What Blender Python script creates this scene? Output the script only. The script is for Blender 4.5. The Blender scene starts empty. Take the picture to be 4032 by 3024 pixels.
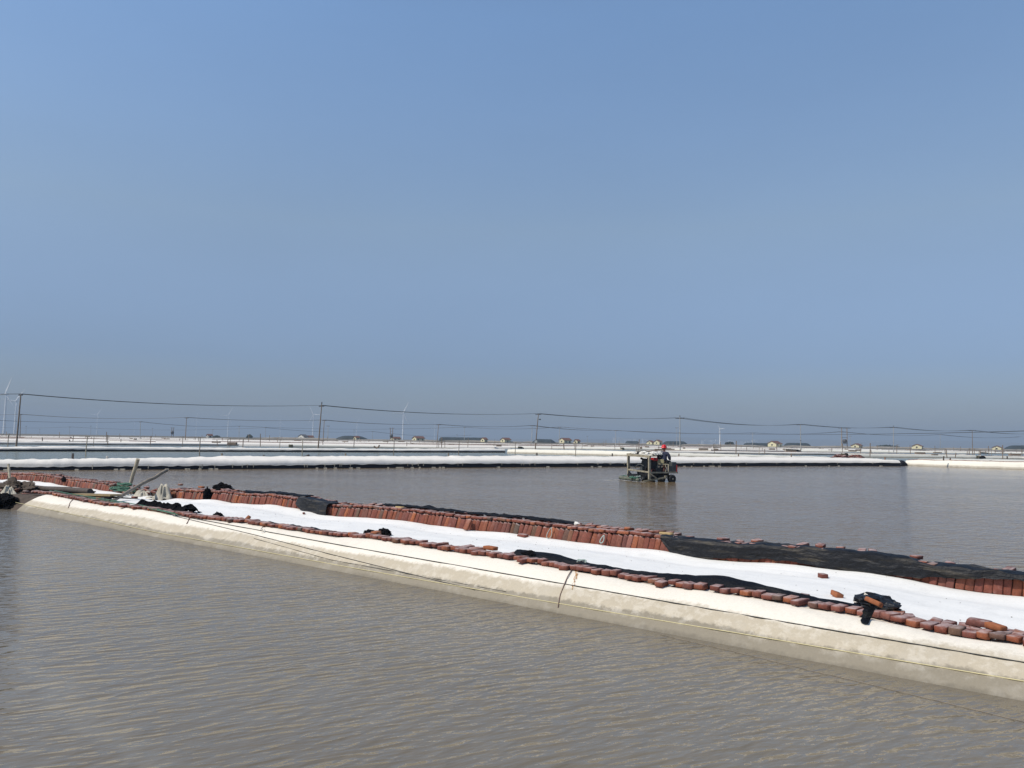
import bpy, bmesh, math, random
import numpy as np
from mathutils import Vector, Matrix, noise, Euler
random.seed(7)
R = math.radians
SC = bpy.context.scene
COL = SC.collection

# ------------------------------------------------------------------ camera, sky, sun, exposure
CAM_H = 2.1
cd = bpy.data.cameras.new('camera'); cam = bpy.data.objects.new('camera', cd); COL.objects.link(cam)
CAMM = Matrix.Translation((0, 0, CAM_H)) @ Matrix.Rotation(R(90 + 4.29), 4, 'X') @ Matrix.Rotation(R(0.89), 4, 'Z')
cam.matrix_world = CAMM
cd.sensor_width = 36; cd.lens = 36 * 3000 / 4032
cd.clip_start = 0.1; cd.clip_end = 60000
SC.camera = cam

SUN_DIR = Vector((-0.87, -0.36, 0)).normalized() * math.cos(R(50)) + Vector((0, 0, math.sin(R(50))))   # towards the sun
W = bpy.data.worlds.new('World'); SC.world = W; W.use_nodes = True
nt = W.node_tree; nt.nodes.clear()
out = nt.nodes.new('ShaderNodeOutputWorld'); bg = nt.nodes.new('ShaderNodeBackground')
sky = nt.nodes.new('ShaderNodeTexSky'); sky.sky_type = 'NISHITA'; sky.sun_disc = False
sky.sun_elevation = R(50); sky.sun_rotation = math.atan2(SUN_DIR.x, SUN_DIR.y)
sky.air_density = 1.45; sky.dust_density = 0.4; sky.ozone_density = 1.6; sky.altitude = 0
# dusty blue air: a tint that varies with elevation only, the same all round
tc = nt.nodes.new('ShaderNodeTexCoord'); sx = nt.nodes.new('ShaderNodeSeparateXYZ')
nt.links.new(tc.outputs['Generated'], sx.inputs[0])
ramp = nt.nodes.new('ShaderNodeValToRGB')
SKY_STOPS = [(0.0, (0.28, 0.355, 0.61)), (0.10, (0.335, 0.41, 0.67)), (0.27, (0.665, 0.66, 0.72)), (0.40, (0.74, 0.78, 0.87)), (0.50, (0.79, 0.87, 0.98)), (1.0, (0.62, 0.64, 0.66))]
el = ramp.color_ramp.elements
for i, (p, c) in enumerate(SKY_STOPS):
    e = el[i] if i < 2 else el.new(p)
    e.position = p; e.color = (*c, 1)
nt.links.new(sx.outputs[2], ramp.inputs[0])
mx = nt.nodes.new('ShaderNodeMix'); mx.data_type = 'RGBA'; mx.blend_type = 'MULTIPLY'; mx.inputs[0].default_value = 1
nt.links.new(sky.outputs[0], mx.inputs[6]); nt.links.new(ramp.outputs[0], mx.inputs[7])
wn = nt.nodes.new('ShaderNodeTexNoise'); wn.inputs['Scale'].default_value = 2.2; wn.inputs['Detail'].default_value = 5
wm = nt.nodes.new('ShaderNodeMapping'); wm.inputs['Scale'].default_value = (1, 1, 3.2); nt.links.new(tc.outputs['Generated'], wm.inputs[0]); nt.links.new(wm.outputs[0], wn.inputs['Vector'])
wr = nt.nodes.new('ShaderNodeMapRange'); wr.inputs[1].default_value = .3; wr.inputs[2].default_value = .7; wr.inputs[3].default_value = .975; wr.inputs[4].default_value = 1.03; nt.links.new(wn.outputs['Fac'], wr.inputs[0])
m2 = nt.nodes.new('ShaderNodeMix'); m2.data_type = 'RGBA'; m2.blend_type = 'MULTIPLY'; m2.inputs[0].default_value = 1
nt.links.new(mx.outputs[2], m2.inputs[6]); nt.links.new(wr.outputs[0], m2.inputs[7]); nt.links.new(m2.outputs[2], bg.inputs[0]); bg.inputs[1].default_value = 0.15
nt.links.new(bg.outputs[0], out.inputs[0])

sl = bpy.data.lights.new('sun', 'SUN'); sl.energy = 4.0; sl.angle = R(0.53); sl.color = (1, 0.92, 0.80)
so = bpy.data.objects.new('sun', sl); COL.objects.link(so)
so.rotation_euler = (-SUN_DIR).to_track_quat('-Z', 'Y').to_euler()
SC.view_settings.view_transform = 'Standard'; SC.view_settings.look = 'None'
SC.view_settings.exposure = 0.0; SC.view_settings.gamma = 1
try: SC.view_settings.use_curve_mapping = False
except Exception: pass

# ------------------------------------------------------------------ helpers
CR = CAMM.to_3x3(); CO = Vector((0, 0, CAM_H))
U = Vector((-0.776, 0.631, 0)).normalized(); N = Vector((0.631, 0.776, 0)).normalized()   # along / across the near bank
def ray(px, py): return (CR @ Vector(((px - 2016) / 3000, -(py - 1512) / 3000, -1))).normalized()
def hit_z(px, py, z=0.0):
    d = ray(px, py); return CO + d * ((z - CAM_H) / d.z)
def hit_n(px, py, n):
    d = ray(px, py); return CO + d * (n / d.dot(N))
def hit_y(px, py, Y):
    d = ray(px, py); return CO + d * (Y / d.y)
def un(p): return p.dot(U), p.dot(N)
def W3(u, n, z): return U * u + N * n + Vector((0, 0, z))
def ns(x, y=0., z=0.): return noise.noise(Vector((x, y, z)))
def fb(x, y=0., z=0., o=4):
    s = 0; a = 1
    for i in range(o):
        s += a * noise.noise(Vector((x, y, z))); x *= 2.03; y *= 2.03; z *= 2.03; a *= .5
    return s

def tag(o, label=None, cat=None, group=None, kind=None):
    if label: o['label'] = label
    if cat: o['category'] = cat
    if group: o['group'] = group
    if kind: o['kind'] = kind
    return o
def empty(name, loc=(0, 0, 0), rz=0, **k):
    o = bpy.data.objects.new(name, None); COL.objects.link(o); o.location = loc; o.rotation_euler = (0, 0, rz)
    o.empty_display_size = .2
    return tag(o, **k)
def copy_tree(o, parent=None):
    c = o.copy(); COL.objects.link(c); c.parent = parent
    for ch in list(o.children): copy_tree(ch, c)
    return c

class MB:
    def __init__(s): s.v = []; s.f = []; s.t = None
    def box(s, c, d, rot=None):
        c = Vector(c); i = len(s.v); m = rot if rot is not None else Matrix.Identity(3)
        for x in (-.5, .5):
            for y in (-.5, .5):
                for z in (-.5, .5): s.v.append(c + m @ Vector((x * d[0], y * d[1], z * d[2])))
        for q in ((0,1,3,2), (4,6,7,5), (0,4,5,1), (2,3,7,6), (0,2,6,4), (1,5,7,3)): s.f.append([i + k for k in q])
        return s
    def beam(s, a, b, w, h, up=(0, 0, 1)):
        a = Vector(a); b = Vector(b); d = (b - a); L = d.length; d.normalize()
        r = d.cross(Vector(up))
        if r.length < 1e-4: r = d.cross(Vector((0, 1, 0)))
        r.normalize(); u2 = r.cross(d)
        m = Matrix((d, r, u2)).transposed()
        return s.box((a + b) / 2, (L, w, h), m)
    def tube(s, pts, r, n=7, cap=True):
        pts = [Vector(p) for p in pts]; rr = r if isinstance(r, (list, tuple)) else [r] * len(pts)
        i0 = len(s.v); prev = None
        for k, p in enumerate(pts):
            d = (pts[min(k + 1, len(pts) - 1)] - pts[max(k - 1, 0)]).normalized()
            a = d.cross(Vector((0, 0, 1))) if abs(d.z) < .95 else d.cross(Vector((1, 0, 0)))
            if prev is not None:
                a = prev - d * prev.dot(d)
            a.normalize(); prev = a.copy(); b = d.cross(a)
            for j in range(n):
                t = 2 * math.pi * j / n; s.v.append(p + (a * math.cos(t) + b * math.sin(t)) * rr[k])
        for k in range(len(pts) - 1):
            for j in range(n):
                q = i0 + k * n; s.f.append([q + j, q + (j + 1) % n, q + n + (j + 1) % n, q + n + j])
        if cap:
            q = i0 + (len(pts) - 1) * n; s.poly([s.v[i0 + j] for j in range(n)][::-1]); s.poly([s.v[q + j] for j in range(n)])
        return s
    def grid(s, rows):
        i0 = len(s.v); m = len(rows[0])
        for r_ in rows: s.v.extend(Vector(p) for p in r_)
        for a in range(len(rows) - 1):
            for b in range(m - 1):
                q = i0 + a * m + b; s.f.append([q, q + m, q + m + 1, q + 1])
        return s
    def poly(s, pts):
        i = len(s.v); s.v.extend(Vector(p) for p in pts); s.f.append(list(range(i, i + len(pts)))); return s
    def lathe(s, prof, c=(0, 0, 0), n=16):
        c = Vector(c); i0 = len(s.v)
        for r_, z in prof:
            for j in range(n):
                t = 2 * math.pi * j / n; s.v.append(c + Vector((r_ * math.cos(t), r_ * math.sin(t), z)))
        for k in range(len(prof) - 1):
            for j in range(n):
                q = i0 + k * n; s.f.append([q + j, q + (j + 1) % n, q + n + (j + 1) % n, q + n + j])
        return s
    def mesh(s, name, mat, smooth=False, attr=None):
        me = bpy.data.meshes.new(name); me.from_pydata([tuple(v) for v in s.v], [], s.f); me.update()
        if mat: me.materials.append(mat)
        if smooth: me.polygons.foreach_set('use_smooth', [True] * len(me.polygons))
        if attr is not None:
            a = me.attributes.new('t', 'FLOAT', 'POINT'); a.data.foreach_set('value', attr)
        return me
    def build(s, name, mat, parent=None, smooth=False, attr=None, loc=None):
        me = s.mesh(name, mat, smooth, attr)
        bm = bmesh.new(); bm.from_mesh(me); bmesh.ops.recalc_face_normals(bm, faces=bm.faces); bm.to_mesh(me); bm.free()
        o = bpy.data.objects.new(name, me); COL.objects.link(o)
        if parent is not None: o.parent = parent
        if loc is not None:
            me.transform(Matrix.Translation(-Vector(loc))); o.location = loc
        return o

# ------------------------------------------------------------------ materials
def newmat(name):
    m = bpy.data.materials.new(name); m.use_nodes = True; t = m.node_tree
    b = t.nodes['Principled BSDF']; return m, t, b
def nd(t, kind, **k):
    n = t.nodes.new(kind)
    for a, v in k.items(): setattr(n, a, v)
    return n
def coords(t, kind='Object', scale=(1, 1, 1), rot=(0, 0, 0)):
    c = nd(t, 'ShaderNodeTexCoord'); mp = nd(t, 'ShaderNodeMapping'); mp.inputs['Scale'].default_value = scale
    if kind == 'World':
        g = nd(t, 'ShaderNodeNewGeometry'); t.links.new(g.outputs['Position'], mp.inputs[0])
    else: t.links.new(c.outputs[kind], mp.inputs[0])
    if any(rot):                                    # turn first, then stretch
        src = mp.inputs[0].links[0].from_socket; m0 = nd(t, 'ShaderNodeMapping'); m0.inputs['Rotation'].default_value = rot
        t.links.new(src, m0.inputs[0]); t.links.new(m0.outputs[0], mp.inputs[0])
    return mp.outputs[0]
def nz(t, vec, scale, detail=4, rough=.55):
    n = nd(t, 'ShaderNodeTexNoise'); n.inputs['Scale'].default_value = scale; n.inputs['Detail'].default_value = detail; n.inputs['Roughness'].default_value = rough
    t.links.new(vec, n.inputs['Vector']); return n.outputs['Fac']
def rmp(t, fac, stops):
    r = nd(t, 'ShaderNodeValToRGB'); e = r.color_ramp.elements
    for i, (p, c) in enumerate(stops):
        k = e[i] if i < 2 else e.new(p)
        k.position = p; k.color = (*(c if isinstance(c, tuple) else (c, c, c)), 1)
    t.links.new(fac, r.inputs[0]); return r.outputs[0]
def mixc(t, f, a, b, mode='MIX'):
    m = nd(t, 'ShaderNodeMix', data_type='RGBA', blend_type=mode)
    for sock, v in ((m.inputs[0], f), (m.inputs[6], a), (m.inputs[7], b)):
        if hasattr(v, 'is_linked') or isinstance(v, bpy.types.NodeSocket): t.links.new(v, sock)
        else: sock.default_value = v if not isinstance(v, tuple) else (*v, 1)
    return m.outputs[2]
def mth(t, op, a, b=None):
    m = nd(t, 'ShaderNodeMath', operation=op)
    for i, v in enumerate((a, b)):
        if v is None: continue
        if isinstance(v, bpy.types.NodeSocket): t.links.new(v, m.inputs[i])
        else: m.inputs[i].default_value = v
    return m.outputs[0]
def bump(t, b, h, strength=.4, dist=.01):
    n = nd(t, 'ShaderNodeBump'); n.inputs['Strength'].default_value = strength; n.inputs['Distance'].default_value = dist
    t.links.new(h, n.inputs['Height']); t.links.new(n.outputs[0], b.inputs['Normal']); return n
def simple(name, c, rough=.7, var=.25, scale=8, metal=0, bmp=.2, kind='Object'):
    m, t, b = newmat(name); v = coords(t, kind); f = nz(t, v, scale)
    lo = tuple(x * (1 - var) for x in c); hi = tuple(min(1, x * (1 + var)) for x in c)
    t.links.new(rmp(t, f, [(.3, lo), (.7, hi)]), b.inputs['Base Color'])
    b.inputs['Roughness'].default_value = rough; b.inputs['Metallic'].default_value = metal
    if bmp: bump(t, b, nz(t, v, scale * 4), bmp, .004)
    return m

M = {}
# bricks: colour differs from brick to brick, salt bloom on faces that look up
def brick_mat(name, world=False):
    m, t, b = newmat(name)
    oi = nd(t, 'ShaderNodeObjectInfo'); g = nd(t, 'ShaderNodeNewGeometry')
    if world: sel = rmp(t, nz(t, coords(t, 'World'), 7, 1), [(.25, 0.), (.75, 1.)])
    else: sel = oi.outputs['Random']
    base = rmp(t, sel, [(0, (.14, .038, .024)), (.18, (.20, .054, .030)), (.36, (.165, .050, .036)), (.5, (.24, .068, .030)), (.64, (.15, .056, .045)), (.76, (.33, .098, .034)), (.86, (.095, .070, .052)), (.93, (.19, .052, .032)), (1, (.25, .11, .085))])
    vec = coords(t, 'World')
    f = nz(t, vec, 28, 5, .65)
    c = mixc(t, 1., base, rmp(t, f, [(.25, .62), (.75, 1.25)]), 'MULTIPLY')
    sep = nd(t, 'ShaderNodeSeparateXYZ'); t.links.new(g.outputs['Normal'], sep.inputs[0])
    up = rmp(t, sep.outputs[2], [(.35, 0.), (.95, 1.)])
    salt = mth(t, 'MULTIPLY', up, rmp(t, nz(t, vec, 9, 5, .7), [(.36, 0.), (.60, .68)]))
    side = rmp(t, nz(t, vec, 5.5, 6, .75), [(.58, 0.), (.82, .25)])
    salt = mth(t, 'MAXIMUM', salt, side)
    c = mixc(t, salt, c, (.52, .43, .41))
    t.links.new(c, b.inputs['Base Color']); b.inputs['Roughness'].default_value = .85
    bump(t, b, nz(t, vec, 60, 5), .6, .006)
    return m
M['brick'] = brick_mat('brick'); M['brick_run'] = brick_mat('brick_run', True)
M['orange_brick'] = simple('orange_brick', (.30, .10, .038), .85, .2, 20, bmp=.5)
M['yellow_brick'] = simple('yellow_brick', (.42, .30, .14), .85, .2, 20, bmp=.4)

def cover_mat(name, top, mid, low, thr=(.30, .52), streak=False):
    """white sheet; t = height on the bank, the lower part stained by the brine"""
    m, t, b = newmat(name)
    at = nd(t, 'ShaderNodeAttribute', attribute_name='t'); vec = coords(t, 'World')
    n1 = nz(t, vec, .9, 5, .6); n2 = nz(t, vec, 5, 5, .7); n3 = nz(t, coords(t, 'World', (1, 1, .25)), 14, 3, .6)
    h = mth(t, 'ADD', at.outputs['Fac'], mth(t, 'MULTIPLY', mth(t, 'SUBTRACT', n1, .5), .26))
    h = mth(t, 'ADD', h, mth(t, 'MULTIPLY', mth(t, 'SUBTRACT', n3, .5), .20))
    c = rmp(t, h, [(0, tuple(x * .72 for x in low)), (.09, low), (thr[0], low), (thr[0] + .06, mid), (thr[1], mid), (thr[1] + .10, top), (1, top)])
    mott = mth(t, 'MULTIPLY', rmp(t, h, [(thr[0] - .16, 0.), (thr[0], 1.), (thr[1], .9), (thr[1] + .14, 0.)]), rmp(t, n2, [(.50, 0.), (.60, .30)]))
    c = mixc(t, mott, c, tuple(x * .98 for x in top))
    if streak: c = mixc(t, rmp(t, nz(t, coords(t, 'World', (.55, 5., 1), (0, 0, R(39))), 1.4, 5, .7), [(.54, 0.), (.78, .42)]), c, (.50, .52, .56))
    dirt = rmp(t, nz(t, vec, 1.7, 6, .72), [(.53, 0.), (.80, .50)])
    c = mixc(t, dirt, c, tuple(x * .66 for x in top))
    fine = rmp(t, nz(t, vec, 34, 4, .7), [(.2, .90), (.8, 1.06)])
    c = mixc(t, 1., c, fine, 'MULTIPLY')
    t.links.new(c, b.inputs['Base Color']); b.inputs['Roughness'].default_value = .75
    hsum = mth(t, 'ADD', mth(t, 'MULTIPLY', nz(t, vec, 3.2, 4), .7), mth(t, 'MULTIPLY', nz(t, vec, 40, 3), .12))
    hsum = mth(t, 'ADD', hsum, mth(t, 'MULTIPLY', nz(t, coords(t, 'World', (5, .9, 1.5), (0, 0, R(39))), 1.6, 5, .65), .30))
    bump(t, b, hsum, .4, .03)
    return m
M['cover'] = cover_mat('white_sheet', (.80, .74, .63), (.49, .425, .315), (.26, .225, .165), (.33, .64))
M['path'] = cover_mat('path_sheet', (.85, .835, .79), (.78, .765, .73), (.7, .68, .64), (.0, .02), True)
M['far_white'] = cover_mat('far_white_sheet', (.82, .77, .69), (.56, .53, .48), (.46, .43, .38), (.03, .66))  # grey front: dirt, plus the shade of the steep face put into the colour
M['far_cream'] = cover_mat('far_cream_sheet', (.80, .76, .65), (.50, .45, .36), (.30, .265, .21), (.20, .42))

def tarp_mat(name, c=(.005, .006, .009), dust=(.12, .10, .07), amt=.4, rough=.55):
    m, t, b = newmat(name); vec = coords(t, 'World'); v2 = coords(t, 'World', (.9, 3, 9), (0, 0, R(39)))
    d = rmp(t, nz(t, v2, 1.6, 5, .6), [(.54, 0.), (.64, amt)])
    t.links.new(mixc(t, d, c, dust), b.inputs['Base Color'])
    b.inputs['Roughness'].default_value = rough; b.inputs['Specular IOR Level'].default_value = .3
    bump(t, b, nz(t, vec, 9, 5, .6), .7, .04)
    return m
M['tarp'] = tarp_mat('black_tarp'); M['tarp_clean'] = tarp_mat('black_sheet', (.005, .006, .009), (.03, .03, .028), .5, .6); M['tarp_clean'].node_tree.nodes['Principled BSDF'].inputs['Specular IOR Level'].default_value = .12
M['liner'] = tarp_mat('pond_liner', (.008, .008, .014), (.03, .03, .035), .5, .6)
M['net'] = simple('black_net', (.006, .006, .007), 1., .3, 20, bmp=.6); M['net'].node_tree.nodes['Principled BSDF'].inputs['Specular IOR Level'].default_value = .05
M['beige_cloth'] = simple('beige_cloth', (.42, .39, .32), .9, .25, 5, bmp=.5)
M['white_rag'] = simple('white_rag', (.7, .68, .62), .9, .12, 9)
M['mud'] = simple('mud', (.07, .05, .035), .95, .4, 6, bmp=.6, kind='World')
M['wood_pale'] = simple('pale_wood', (.42, .36, .26), .85, .25, 12, bmp=.5)
M['wood_dark'] = simple('dark_wood', (.075, .06, .05), .85, .35, 9, bmp=.4)
M['wood_grey'] = simple('grey_wood', (.24, .20, .15), .85, .35, 9, bmp=.4)
M['plank'] = simple('plank', (.27, .20, .10), .8, .2, 6)
M['green_rope'] = simple('green_rope', (.06, .15, .10), .8, .35, 20)
M['yellow_rope'] = simple('yellow_rope', (.62, .54, .30), .7, .1, 20, bmp=0)
M['black_rope'] = simple('black_rope', (.02, .022, .02), .7, .2, 20, bmp=0)
M['brown_rope'] = simple('brown_rope', (.17, .11, .085), .9, .3, 30, bmp=0)
M['pale_rope'] = simple('pale_rope', (.33, .40, .36), .8, .2, 30, bmp=0)
M['rust'] = simple('rust', (.30, .12, .03), .9, .3, 10)
M['pole_wood'] = simple('pole_wood', (.25, .185, .135), .9, .2, 3, bmp=0)
M['pole_conc'] = simple('pole_concrete', (.40, .39, .37), .85, .12, 3, bmp=0)
M['steel_dark'] = simple('dark_steel', (.06, .06, .065), .6, .2, 3, bmp=0)
M['turbine'] = simple('turbine_paint', (.85, .85, .84), .45, .03, .2, bmp=0)
M['wall_cream'] = simple('cream_wall', (.72, .66, .42), .85, .08, .6, bmp=0)
M['wall_white'] = simple('white_wall', (.66, .64, .58), .85, .08, .6, bmp=0)
M['roof'] = simple('roof_tile', (.17, .075, .05), .85, .2, 1.2, bmp=0)
M['roof_dark'] = simple('roof_dark', (.075, .075, .085), .8, .2, 1.2, bmp=0)
M['opening'] = simple('dark_glass', (.03, .035, .04), .25, .2, 2, bmp=0)
M['mound'] = simple('mound_sheet', (.022, .032, .034), .75, .25, .25, bmp=.3)
M['far_building'] = simple('far_building', (.60, .60, .60), .9, .15, .05, bmp=0, kind='World')
M['bush'] = simple('bush', (.035, .045, .025), .95, .4, .3, bmp=0)

def ground_mat():
    m, t, b = newmat('land'); vec = coords(t, 'World')
    f = nz(t, vec, .012, 6, .6); f2 = nz(t, coords(t, 'World', (.02, .4, 1)), 1, 4)
    c = mixc(t, .5, rmp(t, f, [(.35, (.085, .078, .055)), (.65, (.17, .145, .11))]), rmp(t, f2, [(.3, (.07, .065, .045)), (.7, (.2, .17, .13))]))
    t.links.new(c, b.inputs['Base Color']); b.inputs['Roughness'].default_value = .95
    return m
M['land'] = ground_mat()

def water_mat(name, deep, shallow, crest_rot, s_fine, bstr, rough=.06, patch=.4, ridge=None):
    m, t, b = newmat(name)
    vp = coords(t, 'World')
    big = nz(t, coords(t, 'World', (.10, .22, 1), (0, 0, R(8))), 1, 4, .6)
    bc = rmp(t, big, [(.35, deep), (.65, shallow)])
    if ridge:
        g0 = nd(t, 'ShaderNodeNewGeometry'); v0 = nd(t, 'ShaderNodeVectorMath', operation='SUBTRACT'); t.links.new(g0.outputs['Position'], v0.inputs[0]); v0.inputs[1].default_value = ridge[0]
        v1 = nd(t, 'ShaderNodeVectorMath', operation='DOT_PRODUCT'); t.links.new(v0.outputs[0], v1.inputs[0]); v1.inputs[1].default_value = ridge[1]
        dd = mth(t, 'ADD', v1.outputs['Value'], mth(t, 'MULTIPLY', mth(t, 'SUBTRACT', nz(t, coords(t, 'World'), 1.1, 3), .5), .8))
        f_ = rmp(t, mth(t, 'ADD', dd, .5), [(.34, 0.), (.47, .17), (.52, .17), (.78, 0.)])
        bc = mixc(t, f_, bc, (.30, .28, .23))
    t.links.new(bc, b.inputs['Base Color'])
    b.inputs['IOR'].default_value = 1.42
    r = nd(t, 'ShaderNodeMapRange'); t.links.new(big, r.inputs[0]); r.inputs[3].default_value = rough; r.inputs[4].default_value = rough + .10
    t.links.new(r.outputs[0], b.inputs['Roughness'])
    # wavelets: long across the wind, short along it, two crossing sets that bend with a slow warp
    def waves(sx_, sy_, rot, det=3):
        v = coords(t, 'World', (sx_, sy_, 1), (0, 0, rot))
        w = nd(t, 'ShaderNodeTexNoise'); w.inputs['Scale'].default_value = .35; w.inputs['Detail'].default_value = 2; t.links.new(vp, w.inputs['Vector'])
        a = nd(t, 'ShaderNodeVectorMath', operation='MULTIPLY_ADD'); t.links.new(w.outputs['Color'], a.inputs[0]); a.inputs[1].default_value = (1.6, 1.6, 0); t.links.new(v, a.inputs[2])
        n = nd(t, 'ShaderNodeTexNoise'); n.inputs['Scale'].default_value = 1; n.inputs['Detail'].default_value = det; n.inputs['Roughness'].default_value = .5
        t.links.new(a.outputs[0], n.inputs['Vector']); return n.outputs['Fac']
    h = mth(t, 'ADD', waves(s_fine * .42, s_fine, crest_rot, 2), mth(t, 'MULTIPLY', waves(s_fine * .8, s_fine * 2.1, crest_rot + R(22), 2), .22))
    rg = mth(t, 'SUBTRACT', 1., mth(t, 'ABSOLUTE', mth(t, 'MULTIPLY', mth(t, 'SUBTRACT', waves(s_fine * .22, s_fine * .75, crest_rot + R(6), 1), .5), 4.)))
    h = mth(t, 'ADD', h, mth(t, 'MULTIPLY', mth(t, 'MAXIMUM', rg, 0.), .38))
    h = mth(t, 'ADD', h, mth(t, 'MULTIPLY', waves(s_fine * .10, s_fine * .26, crest_rot - R(10)), .8))
    amp = rmp(t, nz(t, coords(t, 'World', (.35, .12, 1), (0, 0, R(-35))), 1, 3), [(.3, 1 - patch), (.7, 1.)])
    h = mth(t, 'MULTIPLY', h, amp)
    bump(t, b, h, 1.0, bstr)
    return m
ra_, rb_ = hit_z(60, 2610), hit_z(520, 2960); rd_ = (rb_ - ra_).normalized(); RIDGE = (tuple(ra_), (-rd_.y, rd_.x, 0))
M['near_water'] = water_mat('near_brine', (.158, .131, .093), (.196, .168, .124), R(-30), 8.0, .036, .015, ridge=RIDGE)
M['mid_water'] = water_mat('pond_brine', (.158, .106, .048), (.188, .132, .072), R(-20), 5.0, .060, .06)
M['far_water'] = water_mat('far_brine', (.105, .11, .055), (.14, .14, .08), R(-5), 3.5, .02, .12)

# ------------------------------------------------------------------ ground, land and water sheets
g = MB(); S_ = 12000
g.poly([(-S_, -200, -.8), (S_, -200, -.8), (S_, S_, -.8), (-S_, S_, -.8)])
tag(g.build('ground', M['mud']), kind='structure')

LAND_Z = 1.35
def land_y(x): return 455 + 25 * fb(x * .004, 3.3)
rows = []
xs = list(np.concatenate([np.linspace(-9000, -700, 12), np.linspace(-600, 600, 160), np.linspace(700, 9000, 12)]))
for k, (dy, z) in enumerate([(-14, -.5), (-8, .3), (0, LAND_Z - .35), (8, LAND_Z), (60, LAND_Z), (250, LAND_Z), (900, LAND_Z + .1), (3000, LAND_Z), (11000, LAND_Z)]):
    rows.append([(x, land_y(x) + dy, z + (.25 * fb(x * .05, k * 3.) if 1 < k < 5 else 0)) for x in xs])
tag(MB().grid(rows).build('land', M['land'], smooth=True), kind='structure')

# ------------------------------------------------------------------ near bank surface
NW, NC, NB = 7.80, 8.50, 11.70       # waterline, crest, wall base (distance across the bank)
crest_px = [(-120, 1935), (30, 1936), (123, 1940), (221, 1949), (285, 1965), (380, 1983), (490, 1995), (600, 2009), (700, 2026), (817, 2044), (918, 2053), (1034, 2068), (1233, 2097), (1298, 2113), (1400, 2114), (1463, 2116), (1520, 2127), (1666, 2149), (1747, 2166), (1910, 2184), (1992, 2198), (2073, 2216), (2200, 2231), (2285, 2248), (2407, 2268), (2570, 2303), (2651, 2302), (2773, 2321), (2900, 2338), (3116, 2372), (3206, 2397), (3279, 2400), (3351, 2420), (3445, 2420), (3499, 2443), (3625, 2477), (3680, 2492), (3806, 2508), (3915, 2517), (4032, 2532), (4250, 2565)]
base_px = [(-120, 1884), (0, 1889), (108, 1892), (190, 1899), (266, 1916), (332, 1922), (427, 1935), (540, 1948), (651, 1960), (803, 1969), (882, 1972), (980, 1987), (1059, 1986), (1193, 2007), (1305, 2035), (1442, 2038), (1646, 2058), (1829, 2084), (2012, 2101), (2200, 2126), (2366, 2146), (2590, 2167), (2700, 2195), (2917, 2209), (3134, 2225), (3351, 2252), (3481, 2262), (3625, 2297), (3806, 2324), (3951, 2335), (4032, 2349), (4250, 2385)]
def curve(pxs, n):
    a = sorted((hit_n(x, y, n).dot(U), hit_n(x, y, n).z) for x, y in pxs)
    return [p[0] for p in a], [p[1] for p in a]
CU, CZ = curve(crest_px, NC); BU, BZ = curve(base_px, NB)
zc = lambda u: float(np.interp(u, CU, CZ)); zb = lambda u: float(np.interp(u, BU, BZ))
def zc_s(u): return sum(zc(u + d) for d in (-.4, -.2, 0, .2, .4)) / 5
def zb_s(u): return sum(zb(u + d) for d in (-.4, -.2, 0, .2, .4)) / 5
ux = lambda px, n=NC, y=2100: hit_n(px, y, n).dot(U)
U_R, U_L = -2.2, hit_z(28, 2003).dot(U)          # right end is outside the frame, left end is the corner
print('U_L', U_L, 'crest', min(CU), max(CU), [round(z, 2) for z in CZ[::5]], [round(z, 2) for z in BZ[::4]])
def surf(u, n):
    c = zc_s(u) - .012
    if n <= NC:
        t = (n - NW) / (NC - NW)
        if t < 0: return t * .55
        w = .018 * math.sin(u * 1.3 + 2 * ns(u * .5)) * math.sin(math.pi * min(t, 1))
        seam = -.03 * sum(math.exp(-((u - s) / .10) ** 2) for s in SEAMS) * math.sin(math.pi * t)
        return c * (1 - (1 - t) ** 1.75) + w + seam + .008 * fb(u * 2, n * 3)
    if n <= NB:
        s = (n - NC) / (NB - NC); e = s * s * (3 - 2 * s)
        z = (c - .01) * (1 - e) + (zb_s(u) - .015) * e
        z += .035 * math.sin(math.pi * s) * fb(u * .45, n * .5, 7.) - .03 * math.exp(-((s - .80) / .07) ** 2) + .05 * math.exp(-((s - .97) / .06) ** 2) * (.5 + ns(u * .9, 4.))
        return z + .006 * fb(u * 2.5, n * 2.5)
    if n <= NB + .62: return zb_s(u) - .05
    return zb_s(u) - .05 - (n - NB - .62) * 1.1
SEAMS = [hit_n(x, y, 8.2).dot(U) for x, y in ((275, 1985), (378, 1995), (575, 2020))]
def hit_surf(px, py, lift=0.0):
    d = ray(px, py); s = 4.0
    while s < 70:
        p = CO + d * s; u, n = un(p)
        if p.z < surf(u, n) + lift or p.z < -.05: break
        s += .03
    return p
us = np.arange(U_R, 46, .09)
# earth under everything: one sheet from pond to pond
rows = []
for n in (NW - .35, NW - .05, NW + .15, NC - .15, NC + .1, NC + 1, NB - .5, NB + .05, NB + .6, NB + .85, NB + 1.4):
    rows.append([W3(u, n, surf(u, n) - .035) for u in np.arange(U_R, 60, .5)])
tag(MB().grid(rows).build('embankment', M['mud'], smooth=True), kind='structure')

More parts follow.
